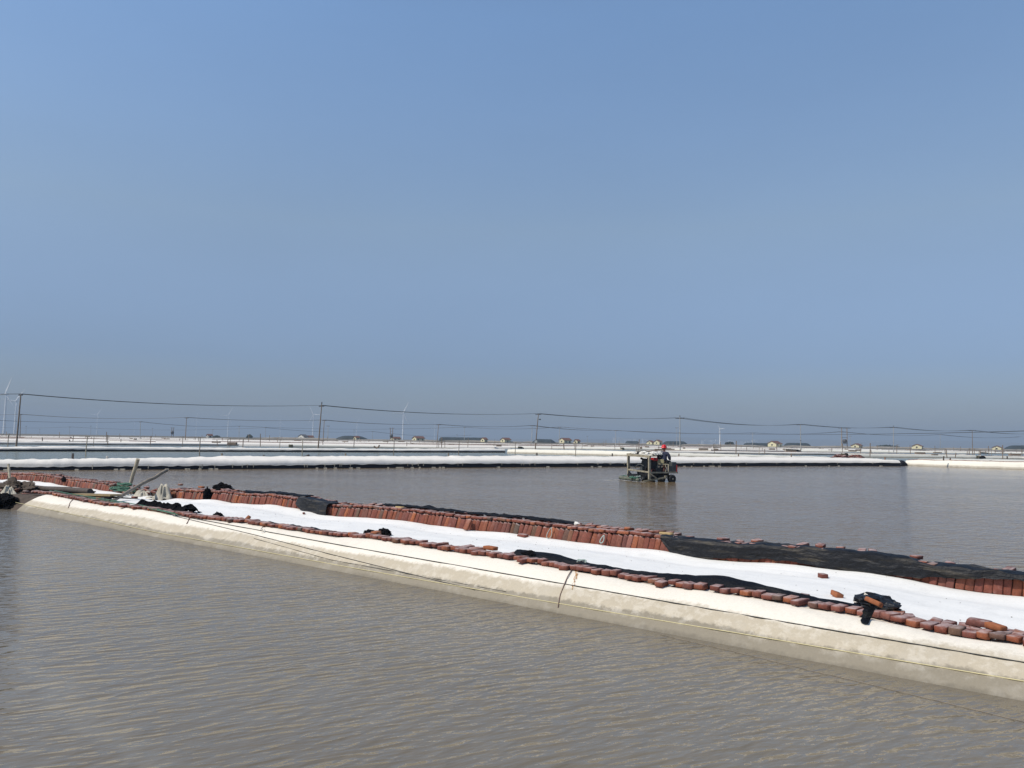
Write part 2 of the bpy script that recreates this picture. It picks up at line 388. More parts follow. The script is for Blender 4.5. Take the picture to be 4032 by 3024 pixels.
def sheet(name, n0, n1, m, u0, u1, nn, label, end=None):
    g = MB(); at = []; rows = []
    for n in np.linspace(n0, n1, nn):
        r_ = []
        for u in np.arange(u0, u1 + .001, .08):
            nn_ = n
            z = surf(u, n)
            if end is not None and u > end:                 # rounded end of the bank: sheet folds down to the water
                k = (u - end) / (u1 - end); z = z * math.sqrt(max(0, 1 - k * k)) - .12 * k
            r_.append(W3(u, nn_, z)); at.append(0 if n < NW else (min(1, max(0, z / .38)) if n < NC else 1))
        rows.append(r_)
    g.grid(rows)
    o = g.build(name, m, smooth=True, attr=at)
    return tag(o, label, 'ground sheet')
sheet('bank_sheet', NW - .35, NC + .14, M['cover'], U_R, U_L, 36, 'cream-stained white sheet over the bank face above the nearest water', end=U_L - .9)
UPE = ux(520, 10.3, 1950)
sheet('path_sheet', NC + .12, NB + .12, M['path'], U_R, UPE, 44, 'bright white sheet on the flat path between the two brick lines')
o = sheet('path_sheet', NB - 1.9, NB + .12, M['path'], UPE + .8, 44, 26, 'white sheet scrap at the foot of the brick wall behind the leftmost post')

# water sheets
def sheet_poly(name, pts, mat):
    tag(MB().poly(pts).build(name, mat), kind='structure')
nn = lambda u, n: tuple(W3(u, n, 0))
sheet_poly('near_pond_water', [nn(-60, -60), nn(120, -60), nn(120, NW + .25), nn(-60, NW + .25)], M['near_water'])

# ------------------------------------------------------------------ far dikes
def liney(pts, x, k): return float(np.interp(x, [p[0] for p in pts], [p[k] for p in pts]))
def dike_row(label, pts, liner=True, cream=False, bricks=False, name='dike', shoulder=3.0, group=None, seed=0):
    """pts: (x, waterline y, liner top y, crest y, back top y) read along the row in the photograph"""
    x0, x1 = pts[0][0], pts[-1][0]; d0 = hit_z((x0 + x1) / 2, liney(pts, (x0 + x1) / 2, 1)).y
    k = max(10, int((x1 - x0) / 9)); xs = np.linspace(x0, x1, k)
    base = [hit_z(x, liney(pts, x, 1)) for x in xs]
    L, C, B, at = [], [], [], []
    rowsC = [[] for _ in range(9)]; rowsL = [[] for _ in range(4)]; rowsB = [[] for _ in range(5)]
    ctr = base[len(base) // 2].copy(); ctr.z = 0
    for i, x in enumerate(xs):
        p = base[i]; a = base[max(0, i - 1)]; b = base[min(k - 1, i + 1)]
        d = (b - a).normalized(); m = Vector((-d.y, d.x, 0))
        if m.y < 0: m = -m
        yb, yc, yt = liney(pts, x, 2), liney(pts, x, 3), liney(pts, x, 4)
        z1 = hit_y(x, yb, p.y + .05).z if liner else .0
        z2 = hit_y(x, yc, p.y + .55).z; z3 = hit_y(x, yt, p.y + .55 + shoulder).z
        z1 += (.03 * fb(x * .02, seed, 1) + .035 * (.5 - abs(math.sin(x * .045 + 2 * ns(x * .01))))) * min(1, d0 / 60) if liner else 0
        z2 += .045 * fb(x * .017, seed, 5); z3 = max(z3, .15) + .07 * fb(x * .02, seed, 9)
        P = lambda off, z: p + m * off + Vector((0, 0, z - p.z))
        q = 0 if not liner else z1
        pr = [(.02, q - (.1 if not liner else 0)), (.0 if liner else .10, q + (z2 - q) * .2), (.05 if liner else .2, q + (z2 - q) * .55), (.22 if liner else .35, q + (z2 - q) * .88), (.5, z2), (.9, z2 - .02), (.9 + shoulder * .5, (z2 + z3) / 2 - .06), (.55 + shoulder, z3), (.9 + shoulder, -.3)]
        for j, (o_, z_) in enumerate(pr): rowsC[j].append(P(o_ - (.06 if j == 0 and liner else 0), z_))
        for j, (o_, z_) in enumerate([(-.03, -.2), (0, 0), (.03, z1 * .6), (.06, z1 + .02)]): rowsL[j].append(P(o_ + .015 * fb(x * .05, j, seed), z_))
        for j, (o_, z_) in enumerate([(.86, z2 - .05), (.86, z2 + .055), (1.0, z2 + .06), (1.14, z2 + .055), (1.16, z2 - .05)]): rowsB[j].append(P(o_, z_ + .015 * ns(x * .3, j)))
    root = empty(name, ctr, label=label, cat='dike', group=group)
    for j, r_ in enumerate(rowsC):
        for v in r_: at.append(min(1, max(0, v.z / .5)) if j < 6 else 1)
    off = lambda rr: [[v - ctr for v in r_] for r_ in rr]
    MB().grid(off(rowsC)).build('cover', M['far_cream' if cream else 'far_white'], root, True, attr=at)
    if liner: MB().grid(off(rowsL)).build('liner', M['liner'], root, True)
    if bricks: MB().grid(off(rowsB)).build('brick_course', M['brick_run'], root)
    return base
r1 = [(-150, 1851, 1839, 1810, 1809), (0, 1851, 1838, 1810, 1808), (200, 1851, 1838, 1808, 1806), (560, 1849, 1835, 1805, 1803), (760, 1848, 1834, 1806, 1801), (900, 1847, 1832, 1807, 1797), (1040, 1846, 1831, 1808, 1795), (1150, 1845, 1832, 1806, 1796), (1300, 1844, 1829, 1806, 1797), (1560, 1842, 1827, 1805, 1796), (1850, 1841, 1825, 1806, 1796), (2080, 1839, 1825, 1806, 1795), (2600, 1837, 1823, 1807, 1799), (3100, 1835, 1822, 1808, 1800), (3400, 1835, 1822, 1810, 1803), (3545, 1836, 1822, 1811, 1806)]
base1 = dike_row('white-topped dike with a black liner along its foot, first across the middle pond', r1)
r1b = [(3560, 1833, 1833, 1811, 1804), (3700, 1838, 1838, 1812, 1803), (3860, 1844, 1844, 1816, 1806), (4032, 1849, 1849, 1820, 1809), (4250, 1857, 1857, 1826, 1815)]
base1b = dike_row('cream dike without black liner at the far right corner of the middle pond', r1b, liner=False, cream=True, bricks=True)
r2 = [(-150, 1776, 1769, 1762, 1761), (0, 1777, 1769, 1762, 1760), (250, 1777, 1769, 1759, 1757), (560, 1777, 1771, 1761, 1760), (800, 1778, 1772, 1764, 1762), (1040, 1779, 1773, 1765, 1764), (1300, 1780, 1773, 1767, 1766), (1560, 1781, 1775, 1769, 1768), (1990, 1782, 1776, 1768, 1766)]
base2 = dike_row('white dike with black liner, second row out, left of its cream end', r2, seed=3)
r2b = [(1995, 1784, 1784, 1769, 1767), (2360, 1793, 1793, 1775, 1773), (2600, 1799, 1799, 1782, 1781), (2900, 1803, 1803, 1790, 1789), (3290, 1806, 1806, 1800, 1799)]
dike_row('long cream rounded dike running behind the machine towards the right', r2b, liner=False, cream=True, seed=5, shoulder=1.5)
r3 = [(-150, 1748, 1746, 1738, 1737), (0, 1749, 1746, 1738, 1737), (560, 1753, 1750, 1743, 1741), (1040, 1755, 1752, 1748, 1747), (1150, 1756, 1752, 1749, 1748)]
dike_row('white dike with thin black liner, third row out on the left', r3, seed=7, shoulder=2)
r3b = [(1155, 1761, 1761, 1750, 1749), (1560, 1764, 1764, 1757, 1756), (1800, 1766, 1766, 1761, 1760)]
dike_row('pale cream dike end with driftwood on it beyond the second row', r3b, liner=False, cream=True, seed=9, shoulder=2)
r4 = [(1560, 1760, 1758, 1751, 1750), (2080, 1764, 1761, 1755, 1754), (2460, 1768, 1766, 1761, 1760)]
dike_row('white dike with black liner ending left of the helmet', r4, bricks=True, seed=11, shoulder=2)
r5 = [(2460, 1771, 1771, 1762, 1760), (2640, 1773, 1773, 1766, 1765), (2800, 1776, 1776, 1770, 1769)]
dike_row('short cream dike behind the red helmet', r5, liner=False, cream=True, seed=13, shoulder=2)
r6 = [(2560, 1783, 1782, 1774, 1773), (2820, 1786, 1784, 1776, 1775), (3160, 1790, 1787, 1781, 1780), (3340, 1791, 1788, 1783, 1782)]
dike_row('white dike with a dark liner line right of the helmet', r6, bricks=True, seed=15, shoulder=2)
r7 = [(3345, 1801, 1801, 1785, 1784), (3472, 1802, 1802, 1787, 1786), (3830, 1805, 1805, 1792, 1790), (3850, 1805, 1805, 1793, 1791)]
dike_row('long cream dike with dark brick line beyond the right pond corner', r7, liner=False, cream=True, bricks=True, seed=17, shoulder=1.5)
r8 = [(3885, 1807, 1807, 1796, 1794), (4032, 1808, 1808, 1798, 1796), (4250, 1812, 1812, 1801, 1799)]
dike_row('rightmost cream dike beyond the gap at the right edge', r8, liner=False, cream=True, bricks=True, seed=19, shoulder=1.5)

# water between, split where the first dike runs
A1, B1 = base1[0], base1[-1]; E1 = base1b[-1]
dA = (A1 - B1).normalized(); aL = A1 + dA * 120; eR = E1 + (E1 - base1b[0]).normalized() * 60
back = Vector((-.2, 1, 0)) * .5
front = [aL] + base1[::8] + [base1[-1]] + base1b[::8] + [eR]
def strip(name, A, B, mat):
    tag(MB().grid([[Vector((p[0], p[1], 0)) for p in A], [Vector((p[0], p[1], 0)) for p in B]]).build(name, mat), kind='structure')
k_ = len(front); uu = [130 + (-60 - 130) * i / (k_ - 1) for i in range(k_)]
strip('middle_pond_water', [nn(u_, NB + .75) for u_ in uu], [(p.x, p.y + .4) for p in front], M['mid_water'])
strip('far_pond_water', [(p.x, p.y + .45) for p in front], [(-900 + 1800 * i / (k_ - 1), 620) for i in range(k_)], M['far_water'])

# the rows beyond, seen edge-on up to the land
DV = Vector((.90, .435, 0)).normalized(); DN = Vector((-.435, .90, 0)).normalized()
LMK = [(75, 'leftmost tall pole'), (385, 'first faint turbine'), (735, 'brown left pole'), (900, 'lone turbine'), (1190, 'long white house'), (1390, 'domed mound'), (1589, 'small transformer'), (1810, 'long dark mound'), (2115, 'lamp pole'), (2230, 'larger cream house'), (2590, 'two cream gables'), (2835, 'small white mast'), (3060, 'yellow house'), (3325, 'transformer frame'), (3620, 'right gabled house'), (3930, 'right-edge mound')]
rnd = random.Random(5); GD = 'low sheeted dikes in the distant rows'
cnt = 0
for row in range(26):
    n0 = 196 + row * 11.5 + rnd.uniform(-2, 2)
    u = -420
    while u < 620:
        L = rnd.uniform(40, 150); u1 = min(u + L, 620)
        mid_ = DV * ((u + u1) / 2) + DN * n0
        if 60 < mid_.y < 470 and abs(mid_.x) < mid_.y * .80 + 30 and mid_.y > 150 + .0 * mid_.x:
            h = rnd.uniform(.5, .95); cream = rnd.random() < .35; lin = rnd.random() < .5; br = rnd.random() < .45; wdt = rnd.uniform(3.5, 7.5)
            kk = max(3, int((u1 - u) / 6)); rc = [[] for _ in range(5)]; rl = [[] for _ in range(2)]; rb = [[] for _ in range(3)]; at = []
            ctr = Vector((mid_.x, mid_.y, 0)); dn = rnd.uniform(-2.5, 2.5); wob = rnd.uniform(0, 99)
            for q in range(kk + 1):
                uu = u + (u1 - u) * q / kk; hh = h * (1 + .16 * fb(uu * .06, wob)); o_ = dn + .8 * fb(uu * .03, wob)
                P = lambda d_, z_: DV * uu + DN * (n0 + o_ + d_) + Vector((0, 0, z_)) - ctr
                z1 = hh * .35 if lin else -.05
                for j, (d_, z_) in enumerate([(0, z1), (.5, z1 + (hh - z1) * .45), (1.8, hh * .9), (wdt, hh), (wdt + .6, -.3)]): rc[j].append(P(d_, z_))
                for j, (d_, z_) in enumerate([(-.05, -.2), (.02, z1 + .02)]): rl[j].append(P(d_, z_))
                for j, (d_, z_) in enumerate([(1.9, hh * .9 - .1), (1.9, hh * .9 + .10), (2.4, hh * .9 + .09)]): rb[j].append(P(d_, z_))
            for r_ in rc:
                for v in r_: at.append(max(0, v.z / .5))
            pxc = 2016 + 3000 * mid_.x / mid_.y; lm = min(LMK, key=lambda q_: abs(q_[0] - pxc))[1]
            band = ('nearest', 'nearer', 'middle', 'farther', 'farthest')[min(4, int((mid_.y - 150) / 64))]
            lab = 'low %s dike%s, %s of the distant rows, below the %s' % ('cream' if cream else 'white', ' with brick line' if br else (' with dark foot' if lin else ''), band, lm)
            root = empty('dike', ctr, label=lab, cat='dike', group=GD)
            MB().grid(rc).build('cover', M['far_cream' if cream else 'far_white'], root, True, attr=at)
            if lin: MB().grid(rl).build('liner', M['liner'], root)
            if br: MB().grid(rb).build('brick_course', M['brick_run'], root)
            cnt += 1
        u = u1 + rnd.uniform(1.5, 9)
print('far dikes', cnt)

# ------------------------------------------------------------------ brick meshes (five worn shapes shared by all bricks)
def brick_mesh(seed, d=(.112, .236, .054), mat='brick', worn=.012):
    rr = random.Random(seed); bm = bmesh.new(); bmesh.ops.create_cube(bm, size=1)
    bmesh.ops.bevel(bm, geom=bm.edges[:], offset=.09, segments=1, profile=.6, affect='EDGES')
    for v in bm.verts:
        v.co.x = math.copysign(abs(v.co.x), v.co.x)
        v.co = Vector((v.co.x * d[0], v.co.y * d[1], v.co.z * d[2]))
        v.co += Vector((rr.uniform(-1, 1), rr.uniform(-1, 1) * 1.2, rr.uniform(-1, 1) * .5)) * worn * .5
    if seed % 2:   # a knocked corner
        c = Vector((d[0] / 2 * rr.choice((-1, 1)), d[1] / 2 * rr.choice((-1, 1)), d[2] / 2))
        for v in bm.verts:
            if (v.co - c).length < .05: v.co -= c.normalized() * .018
    bmesh.ops.recalc_face_normals(bm, faces=bm.faces)
    me = bpy.data.meshes.new('brick'); bm.to_mesh(me); bm.free(); me.materials.append(M[mat]); me.polygons.foreach_set('use_smooth', [True] * len(me.polygons))
    return me
BR = [brick_mesh(i) for i in range(6)]
BRO = [brick_mesh(20 + i, mat='orange_brick') for i in range(2)]
BRY = brick_mesh(31, mat='yellow_brick')
AX = Matrix((-U, N, Vector((0, 0, 1)))).transposed()      # local x runs right along the bank, y away, z up
def put_brick(name, u, n, z, rot=(0, 0, 0), parent=None, me=None, scale=None):
    o = bpy.data.objects.new(name, me or random.choice(BR)); COL.objects.link(o)
    m = Matrix.Translation(W3(u, n, z)) @ (AX @ Euler(rot).to_matrix()).to_4x4()
    if scale: m = m @ Matrix.Diagonal((*scale, 1))
    if parent is not None: o.parent = parent; m = Matrix.Translation(-parent.location) @ m
    o.matrix_local = m
    return o
# front row of headers along the crest
def row_thing(label, ua, ub, second=False):
    root = empty('brick_row', W3((ua + ub) / 2, NC, 0), label=label, cat='brick row')
    u = ua
    while u < ub:
        w = random.uniform(.112, .128); jig = .06 * fb(u * .9, 2.) + random.uniform(-.035, .035) - (.07 if random.random() < .07 else 0)
        n = NC + .085 + jig; z = surf(u, NC) + .032 + random.uniform(-.006, .014)
        put_brick('brick', u, n, z, (random.uniform(-.06, .03), random.uniform(-.07, .07), random.uniform(-.16, .16) + .2 * fb(u * .8, 5) - (.18 if u < u31 else 0)), root, scale=(random.uniform(.86, 1.14), random.uniform(.75, 1.06), random.uniform(.92, 1.3)))
        if random.random() < .05: u += random.uniform(.03, .09)
        if second(u) > random.random():
            put_brick('brick', u + random.uniform(-.03, .03), n + .235, surf(u, NC + .3) + .026 + random.uniform(0, .01), (random.uniform(-.06, .06), random.uniform(-.08, .08), random.uniform(-.3, .3)), root)
        u += w
    return root
uR, uA = ux(4250, NC, 2560), ux(2000, NC, 2198)
uB = hit_n(123, 1940, NC).dot(U)
u31 = ux(3120, NC, 2372); u35, u24 = ux(3500, NC, 2443), hit_n(1300, 2110, NC).dot(U)
sec = lambda u: .95 if u < u35 + .05 else (.45 if uA - .1 < u < u24 else .12)
row_thing('front row of worn red bricks, right half up to the head of the black sheet', uR, uA, sec)
row_thing('front row of worn red bricks along the bank edge, left half', uA + .03, uB, sec)

# brick wall behind the path
def wall_section(label, ua, ub, black_from=None):
    root = empty('brick_wall', W3((ua + ub) / 2, NB, 0), label=label, cat='brick wall')
    u = ua
    while u < ub:
        w = random.choice((.098, .102, .106, .112)); b = zb_s(u)
        lean = .10 + .20 * min(1, max(0, (u - 1) / 9)) + .10 * fb(u * .7, 9.) + random.uniform(-.05, .05)
        fwd = random.uniform(-.018, .018)
        put_brick('brick', u + .02, NB + .03 + fwd, b + .095, (R(90) - .10 + random.uniform(-.03, .03), lean, 0), root, scale=(w / .116, random.uniform(.94, 1.03), 1.0))
        u += w
    u = ua
    while u < ub:                                            # coping: headers with a few stretchers
        b = zb_s(u)
        if random.random() < .22:
            put_brick('coping_brick', u + .1, NB + .10 + random.uniform(-.03, .03), b + .245 + random.uniform(-.008, .012), (random.uniform(-.08, .08), random.uniform(-.08, .08), R(90) + random.uniform(-.12, .12)), root); u += .245
        else:
            put_brick('coping_brick', u + .03, NB + .13 + random.uniform(-.03, .02), b + .245 + random.uniform(-.006, .012), (random.uniform(-.07, .04), random.uniform(-.09, .09), random.uniform(-.16, .16)), root); u += random.uniform(.112, .125)
    u = ua
    while u < ub:                                            # second rank on top, seen edge-on
        b = zb_s(u)
        if random.random() < (.30 if u < uw(2700, 2160) else .78):
            put_brick('top_brick', u, NB + .40 + random.uniform(-.04, .04), b + .262 + random.uniform(-.01, .02), (random.uniform(-.1, .1), random.uniform(-.1, .1), random.uniform(-.35, .35)), root)
        u += random.uniform(.125, .16)
    rows = []
    for n, dz in ((NB + .06, -.05), (NB + .08, .205), (NB + .50, .225), (NB + .62, -.05)):
        rows.append([W3(u_, n, zb_s(u_) + dz) - root.location for u_ in np.arange(ua, ub + .01, .3)])
    MB().grid(rows).build('mud_core', M['mud'], root)
    return root
uw = lambda x, y: hit_n(x, y, NB).dot(U)
wall_section('long red brick wall of bricks on end, from the dark gap to the right edge', uw(4250, 2385), uw(830, 1970))
wall_section('short red brick wall stretch between the beige cloth and the dark gap', uw(800, 1968), uw(655, 1960))
wall_section('left red brick wall stretch ending in loose bricks by the green rope', uw(440, 1936), uw(-60, 1886))
# jumbled bricks where the left stretch has collapsed
root = empty('brick_heap', W3(uw(500, 1945), NB, 0), label='collapsed heap of loose red bricks around the thick tilted post', cat='brick heap')
for i in range(70):
    x = random.uniform(415, 655); u = uw(x, 1945); k = random.random()
    put_brick('brick', u, NB + random.uniform(-.05, .5), zb_s(u) + .04 + .24 * k * random.uniform(.5, 1), (random.uniform(-.4, .4), random.uniform(-.4, .4), random.uniform(0, 3)), root)
rows = [[W3(u_, n, zb_s(u_) + dz) - root.location for u_ in np.arange(uw(655, 1955), uw(440, 1935), .3)] for n, dz in ((NB + .06, -.05), (NB + .1, .10), (NB + .50, .12), (NB + .62, -.05))]
MB().grid(rows).build('mud_core', M['mud'], root)

# single loose bricks
def loose(label, px, py, me=None, rot=(0, 0, 0), n=None, scale=None, dz=.03, top=None):
    p = hit_surf(px, py) if n is None else hit_n(px, py, n)
    if top is not None: p = hit_n(px, py, top); p.z = surf(*un(p))
    if top is not None: n = None
    u, n_ = un(p)
    o = put_brick('brick', u, n_, p.z + (dz if n is None else 0), rot, None, me, scale)
    return tag(o, label, 'brick')
loose('single bright orange brick lying on the front brick row below the middle of the path', 1932, 2160, BRO[0], (0, 0, R(80)), dz=.095, top=NC + .20)
loose('small dark red brick piece alone on the right part of the white path', 3240, 2276, None, (0, 0, .8), scale=(.9, .5, 1.1))
loose('flat brick on the white sheet at the wall foot, left of the rope loop', 2058, 2114, None, (0, 0, 1.35))
loose('brick leaning against the wall face, standing out from the others', 1841, 2066, None, (R(62), .1, 0), n=NB - .12)
loose('brick lying across the wall top above the leaning brick', 1835, 2022, None, (0, 0, 1.4), n=NB + .3)
loose('dull yellow brick on the wall top beside the end of the black cover', 2624, 2102, BRY, (0, 0, 1.45), n=NB + .25)
loose('flat yellowish brick on the wall top behind the left part of the black strip', 1575, 1999, BRY, (0, 0, 1.45), n=NB + .12)
loose('terracotta tile corner sticking up behind the front row on the left', 975, 2047, BRO[1], (.5, .5, .7), dz=.03, scale=(.7, .6, 1))
loose('orange brick half wrapped by the two small black lumps', 1480, 2104, BRO[0], (0, 0, .5), dz=.085, top=NC + .2)
loose('orange lump of brick poking up behind the wavy black sheet on the right', 3296, 2352, BRO[1], (.15, .3, .9), dz=.03, scale=(.9, .55, 1.1))
loose('large dark brick stacked at the right end, left of the orange one', 3853, 2450, None, (0, 0, 1.3), dz=.092, scale=(1.05, .9, 1.2), top=NC + .36)
loose('orange-sided brick stacked at the right end beside the large dark one', 3920, 2460, BRO[0], (.1, .05, 1.1), scale=(1, .72, 1.05), dz=.085, top=NC + .30)
loose('small brick chip on the white path near the black drape', 1196, 2025, None, (0, 0, 1.), scale=(.5, .35, .7))
loose('dark red brick flat on the sheet below the beige cloth heap', 530, 1962, None, (0, 0, 1.5))
loose('red brick on top of the short wall stretch, left of the dark gap', 710, 1908, None, (0, 0, 1.4), n=NB + .3)
loose('orange brick lying at the right end of the short wall stretch', 793, 1918, BRO[1], (0, 0, 1.5), n=NB + .2)

# ------------------------------------------------------------------ cloths, ropes and driftwood on the near bank
def cloth_ribbon(name, m, label, cat, ua, ub, cfun, nv=9, seed=0, crump=.03, thick=.008, parent=None, step=.06, fq=4.):
    """cfun(u, s) -> (n, z) across the strip, s in 0..1"""
    rows = []
    for u in np.arange(ua, ub, step):
        r_ = []
        for k in range(nv):
            s = k / (nv - 1); n_, z_ = cfun(u, s)
            d = crump * fb(u * fq, s * 2.5 + seed, seed * 1.7)
            r_.append(W3(u + .4 * crump * fb(u * fq, s * 4, seed + 9.), n_ + d * .6, z_ + d))
        rows.append(r_)
    o = MB().grid(rows).build(name, m, parent, smooth=False)
    md = o.modifiers.new('thickness', 'SOLIDIFY'); md.thickness = thick
    if label: tag(o, label, cat)
    return o
# black sheet strip behind the front bricks, right part
uS0, uS1 = hit_n(3395, 2400, NC + .35).dot(U), hit_n(2045, 2190, NC + .35).dot(U)
def f_strip(u, s):
    w = .14 + .07 * math.sin((u - uS0) * 1.1) ** 2 + .09 * math.exp(-((u - uS1 + .6) / .5) ** 2) + .08 * math.exp(-((u - ux(2700, NC, 2300)) / .9) ** 2)
    n_ = NC + .15 + s * w * 1.4
    return n_, surf(u, n_) + .02 + .09 * math.sin(math.pi * min(1, s * 1.1 + .02)) * (w / .25)
cloth_ribbon('black_sheet', M['tarp_clean'], 'long folded black plastic sheet behind the right half of the front brick row', 'plastic sheet', uS0, uS1, f_strip, seed=1, crump=.02, fq=2.5)
uS2, uS3 = ux(1450, NC + .35, 2110), ux(880, NC + .35, 2040)
def f_strip2(u, s):
    n_ = NC + .17 + s * .22; return n_, surf(u, n_) + .02 + .035 * math.sin(math.pi * s)
cloth_ribbon('black_sheet', M['tarp_clean'], 'thin black plastic strip behind the left half of the front brick row', 'plastic sheet', uS2, uS3, f_strip2, seed=4, crump=.025)
def f_strip3(u, s):
    n_ = NC + .18 + s * .5; return n_, surf(u, n_) + .03 + .10 * math.sin(math.pi * s) * (1 + .5 * fb(u * 2, 3))
cloth_ribbon('black_net', M['net'], 'crumpled black netting heap on the path edge near the log foot', 'netting', ux(735, NC + .3, 2012), ux(540, NC + .3, 1990), f_strip3, seed=6, crump=.10, fq=7)
# black cover over the wall
uT0, uT1 = uw(4250, 2240), uw(2605, 2160)
uTe = uw(3481, 2262)
def f_cover(u, s):
    b = zb_s(u); L = 1.0 if u > uTe else max(.22, 1 - (uTe - u) / 1.6 * .8)
    L *= min(1, .25 + (uT1 - u) / .30)
    # s 0 = back of the top, .45 = front edge, 1 = foot of the face
    if s < .4: return NB + .20 - s / .4 * .24, b + .285 + .012 * fb(u * 2, s)
    k = (s - .4) / .6; bulge = .012 * math.sin(math.pi * k)
    low = b + .285 - .27 * k * L * (1 - .16 * math.exp(-((u - uw(3080, 2220)) / .55) ** 2))
    return NB - .06 - bulge - .02 * fb(u * 1.2, k * 2), low
o = cloth_ribbon('black_cover', M['tarp'], 'wide dusty black plastic cover draped over the right end of the brick wall', 'plastic sheet', uT0, uT1, f_cover, nv=22, seed=2, crump=.030, fq=4., step=.05)
# black strip along the wall top
uK0, uK1 = uw(2230, 2060), uw(1470, 1990)
def f_top(u, s): return NB + .22 + s * .16, zb_s(u) + .30 + .03 * math.sin(math.pi * s)
cloth_ribbon('black_strip', M['tarp_clean'], 'narrow black plastic strip lying along the wall top in the middle', 'plastic sheet', uK0, uK1, f_top, nv=6, seed=8, crump=.03)
uK2, uK3 = uw(1180, 1965), uw(930, 1935)
cloth_ribbon('black_strip', M['tarp_clean'], 'narrow black strip along the wall top left of the hanging drape', 'plastic sheet', uK2, uK3, lambda u, s: (NB + .16 + s * .3, zb_s(u) + .30 + .03 * math.sin(math.pi * s)), nv=6, seed=9, crump=.03)
# hanging drape
uD0, uD1 = uw(1300, 2000), uw(1178, 1990)
def f_drape(u, s):
    b = zb_s(u); q = (uD1 - u) / (uD1 - uD0); L = .10 + .30 * min(1, q * 2.2)
    if s < .25: return NB + .3 - s / .25 * .36, b + .31
    k = (s - .25) / .75
    return NB - .07 - .05 * k - .03 * math.sin(q * 9), b + .30 - L * k
cloth_ribbon('black_drape', M['tarp'], 'black plastic drape hanging down over the wall face to the white path', 'plastic sheet', uD0, uD1, f_drape, nv=14, seed=12, crump=.035, fq=3)

def heap(name, m, label, cat, c, size, seed=0, rough=.35, sub=3, rz=0., flat=.25, parent=None):
    bm = bmesh.new(); bmesh.ops.create_icosphere(bm, subdivisions=sub + 1, radius=1)
    rot = Matrix.Rotation(rz, 3, 'Z')
    for v in bm.verts:
        p = v.co.copy(); k = 1 + rough * fb(p.x * 1.6 + seed, p.y * 1.6, p.z * 1.6) - rough * .7 * abs(fb(p.x * 4 + seed, p.y * 4, p.z * 4 + seed))
        p = p * k; p.z = max(p.z, -flat)
        v.co = rot @ Vector((p.x * size[0], p.y * size[1], (p.z + flat) * size[2]))
    me = bpy.data.meshes.new(name); bm.to_mesh(me); bm.free(); me.materials.append(m)
    o = bpy.data.objects.new(name, me); COL.objects.link(o); o.location = c
    if parent is not None: o.parent = parent
    elif label: tag(o, label, cat)
    return o
RZ = math.atan2(U.y, U.x)
def at(px, py, n=None): return hit_surf(px, py) if n is None else hit_n(px, py, n)
p = at(3455, 2408); p.z = surf(*un(p)) + .02
M['shiny'] = simple('shiny_plastic', (.007, .007, .008), .28, .2, 9, bmp=.9)
heap('black_bundle', M['shiny'], 'crumpled shiny black plastic bundle at the end of the black sheet', 'plastic sheet', p, (.27, .14, .13), 3, .34, 3, RZ)
o = put_brick('brick', un(p)[0] + .0, un(p)[1] - .13, p.z + .10, (.2, .35, 1.2), None, BRO[0], (.7, .75, .9)); tag(o, 'orange brick partly wrapped in the shiny black plastic bundle', 'brick')
q0 = at(3425, 2415) + Vector((0, 0, .05)); 
rows = []
for k in range(8):
    fl = lambda x, y: min((hit_n(x, y, NC - .07), hit_surf(x, y, .025)), key=lambda p_: (p_ - CO).length)
    a = fl(3450 - 4.5 * k, 2388 + k * 9.8); b = fl(3400 - 2 * k + (5 if k % 2 else 0), 2388 + k * 9.2)
    rows.append([a, (a + b) / 2 - N * .02, b])
o = MB().grid(rows).build('plastic_flap', M['tarp_clean']); o.modifiers.new('thickness', 'SOLIDIFY').thickness = .006
tag(o, 'torn black plastic flap hanging over the front bricks below the bundle', 'plastic sheet')
heap('black_lump', M['net'], 'left one of the two small black lumps on the front row', 'plastic sheet', at(1460, 2106) + Vector((0, 0, .01)), (.16, .10, .07), 5, .4, 3, RZ)
heap('black_lump', M['net'], 'right one of the two small black lumps on the front row', 'plastic sheet', at(1513, 2108) + Vector((0, 0, .01)), (.17, .10, .09), 8, .4, 3, RZ)
heap('black_lump', M['net'], 'small black lump behind the front row left of the terracotta tile corner', 'plastic sheet', at(858, 2033), (.16, .09, .07), 11, .5, 3, RZ)
heap('black_lump', M['net'], 'dark bundled end of the long black sheet in the middle of the front row', 'plastic sheet', at(2085, 2205), (.28, .10, .10), 13, .4, 3, RZ)
pp = hit_n(880, 1921, NB + .55); pp.z -= .05
heap('black_lump', M['net'], 'black plastic hump rising behind the wall top on the left', 'plastic sheet', pp, (.42, .2, .15), 15, .45, 3, RZ)
heap('black_lump', M['net'], 'black filler lump in the dark gap between two wall stretches', 'plastic sheet', hit_n(815, 1968, NB + .1), (.10, .12, .30), 17, .3, 3, RZ)  # added black lump stands in for the shade inside the gap
heap('black_lump', M['net'], 'small black rag hanging on the left wall stretch', 'rag', hit_n(251, 1897, NB - .02), (.14, .06, .16), 19, .4, 3, RZ)
heap('white_rag', M['white_rag'], 'small white rag on the wall top left of the dull yellow brick', 'rag', hit_n(2262, 2066, NB + .3), (.13, .06, .05), 21, .22, 2, RZ)
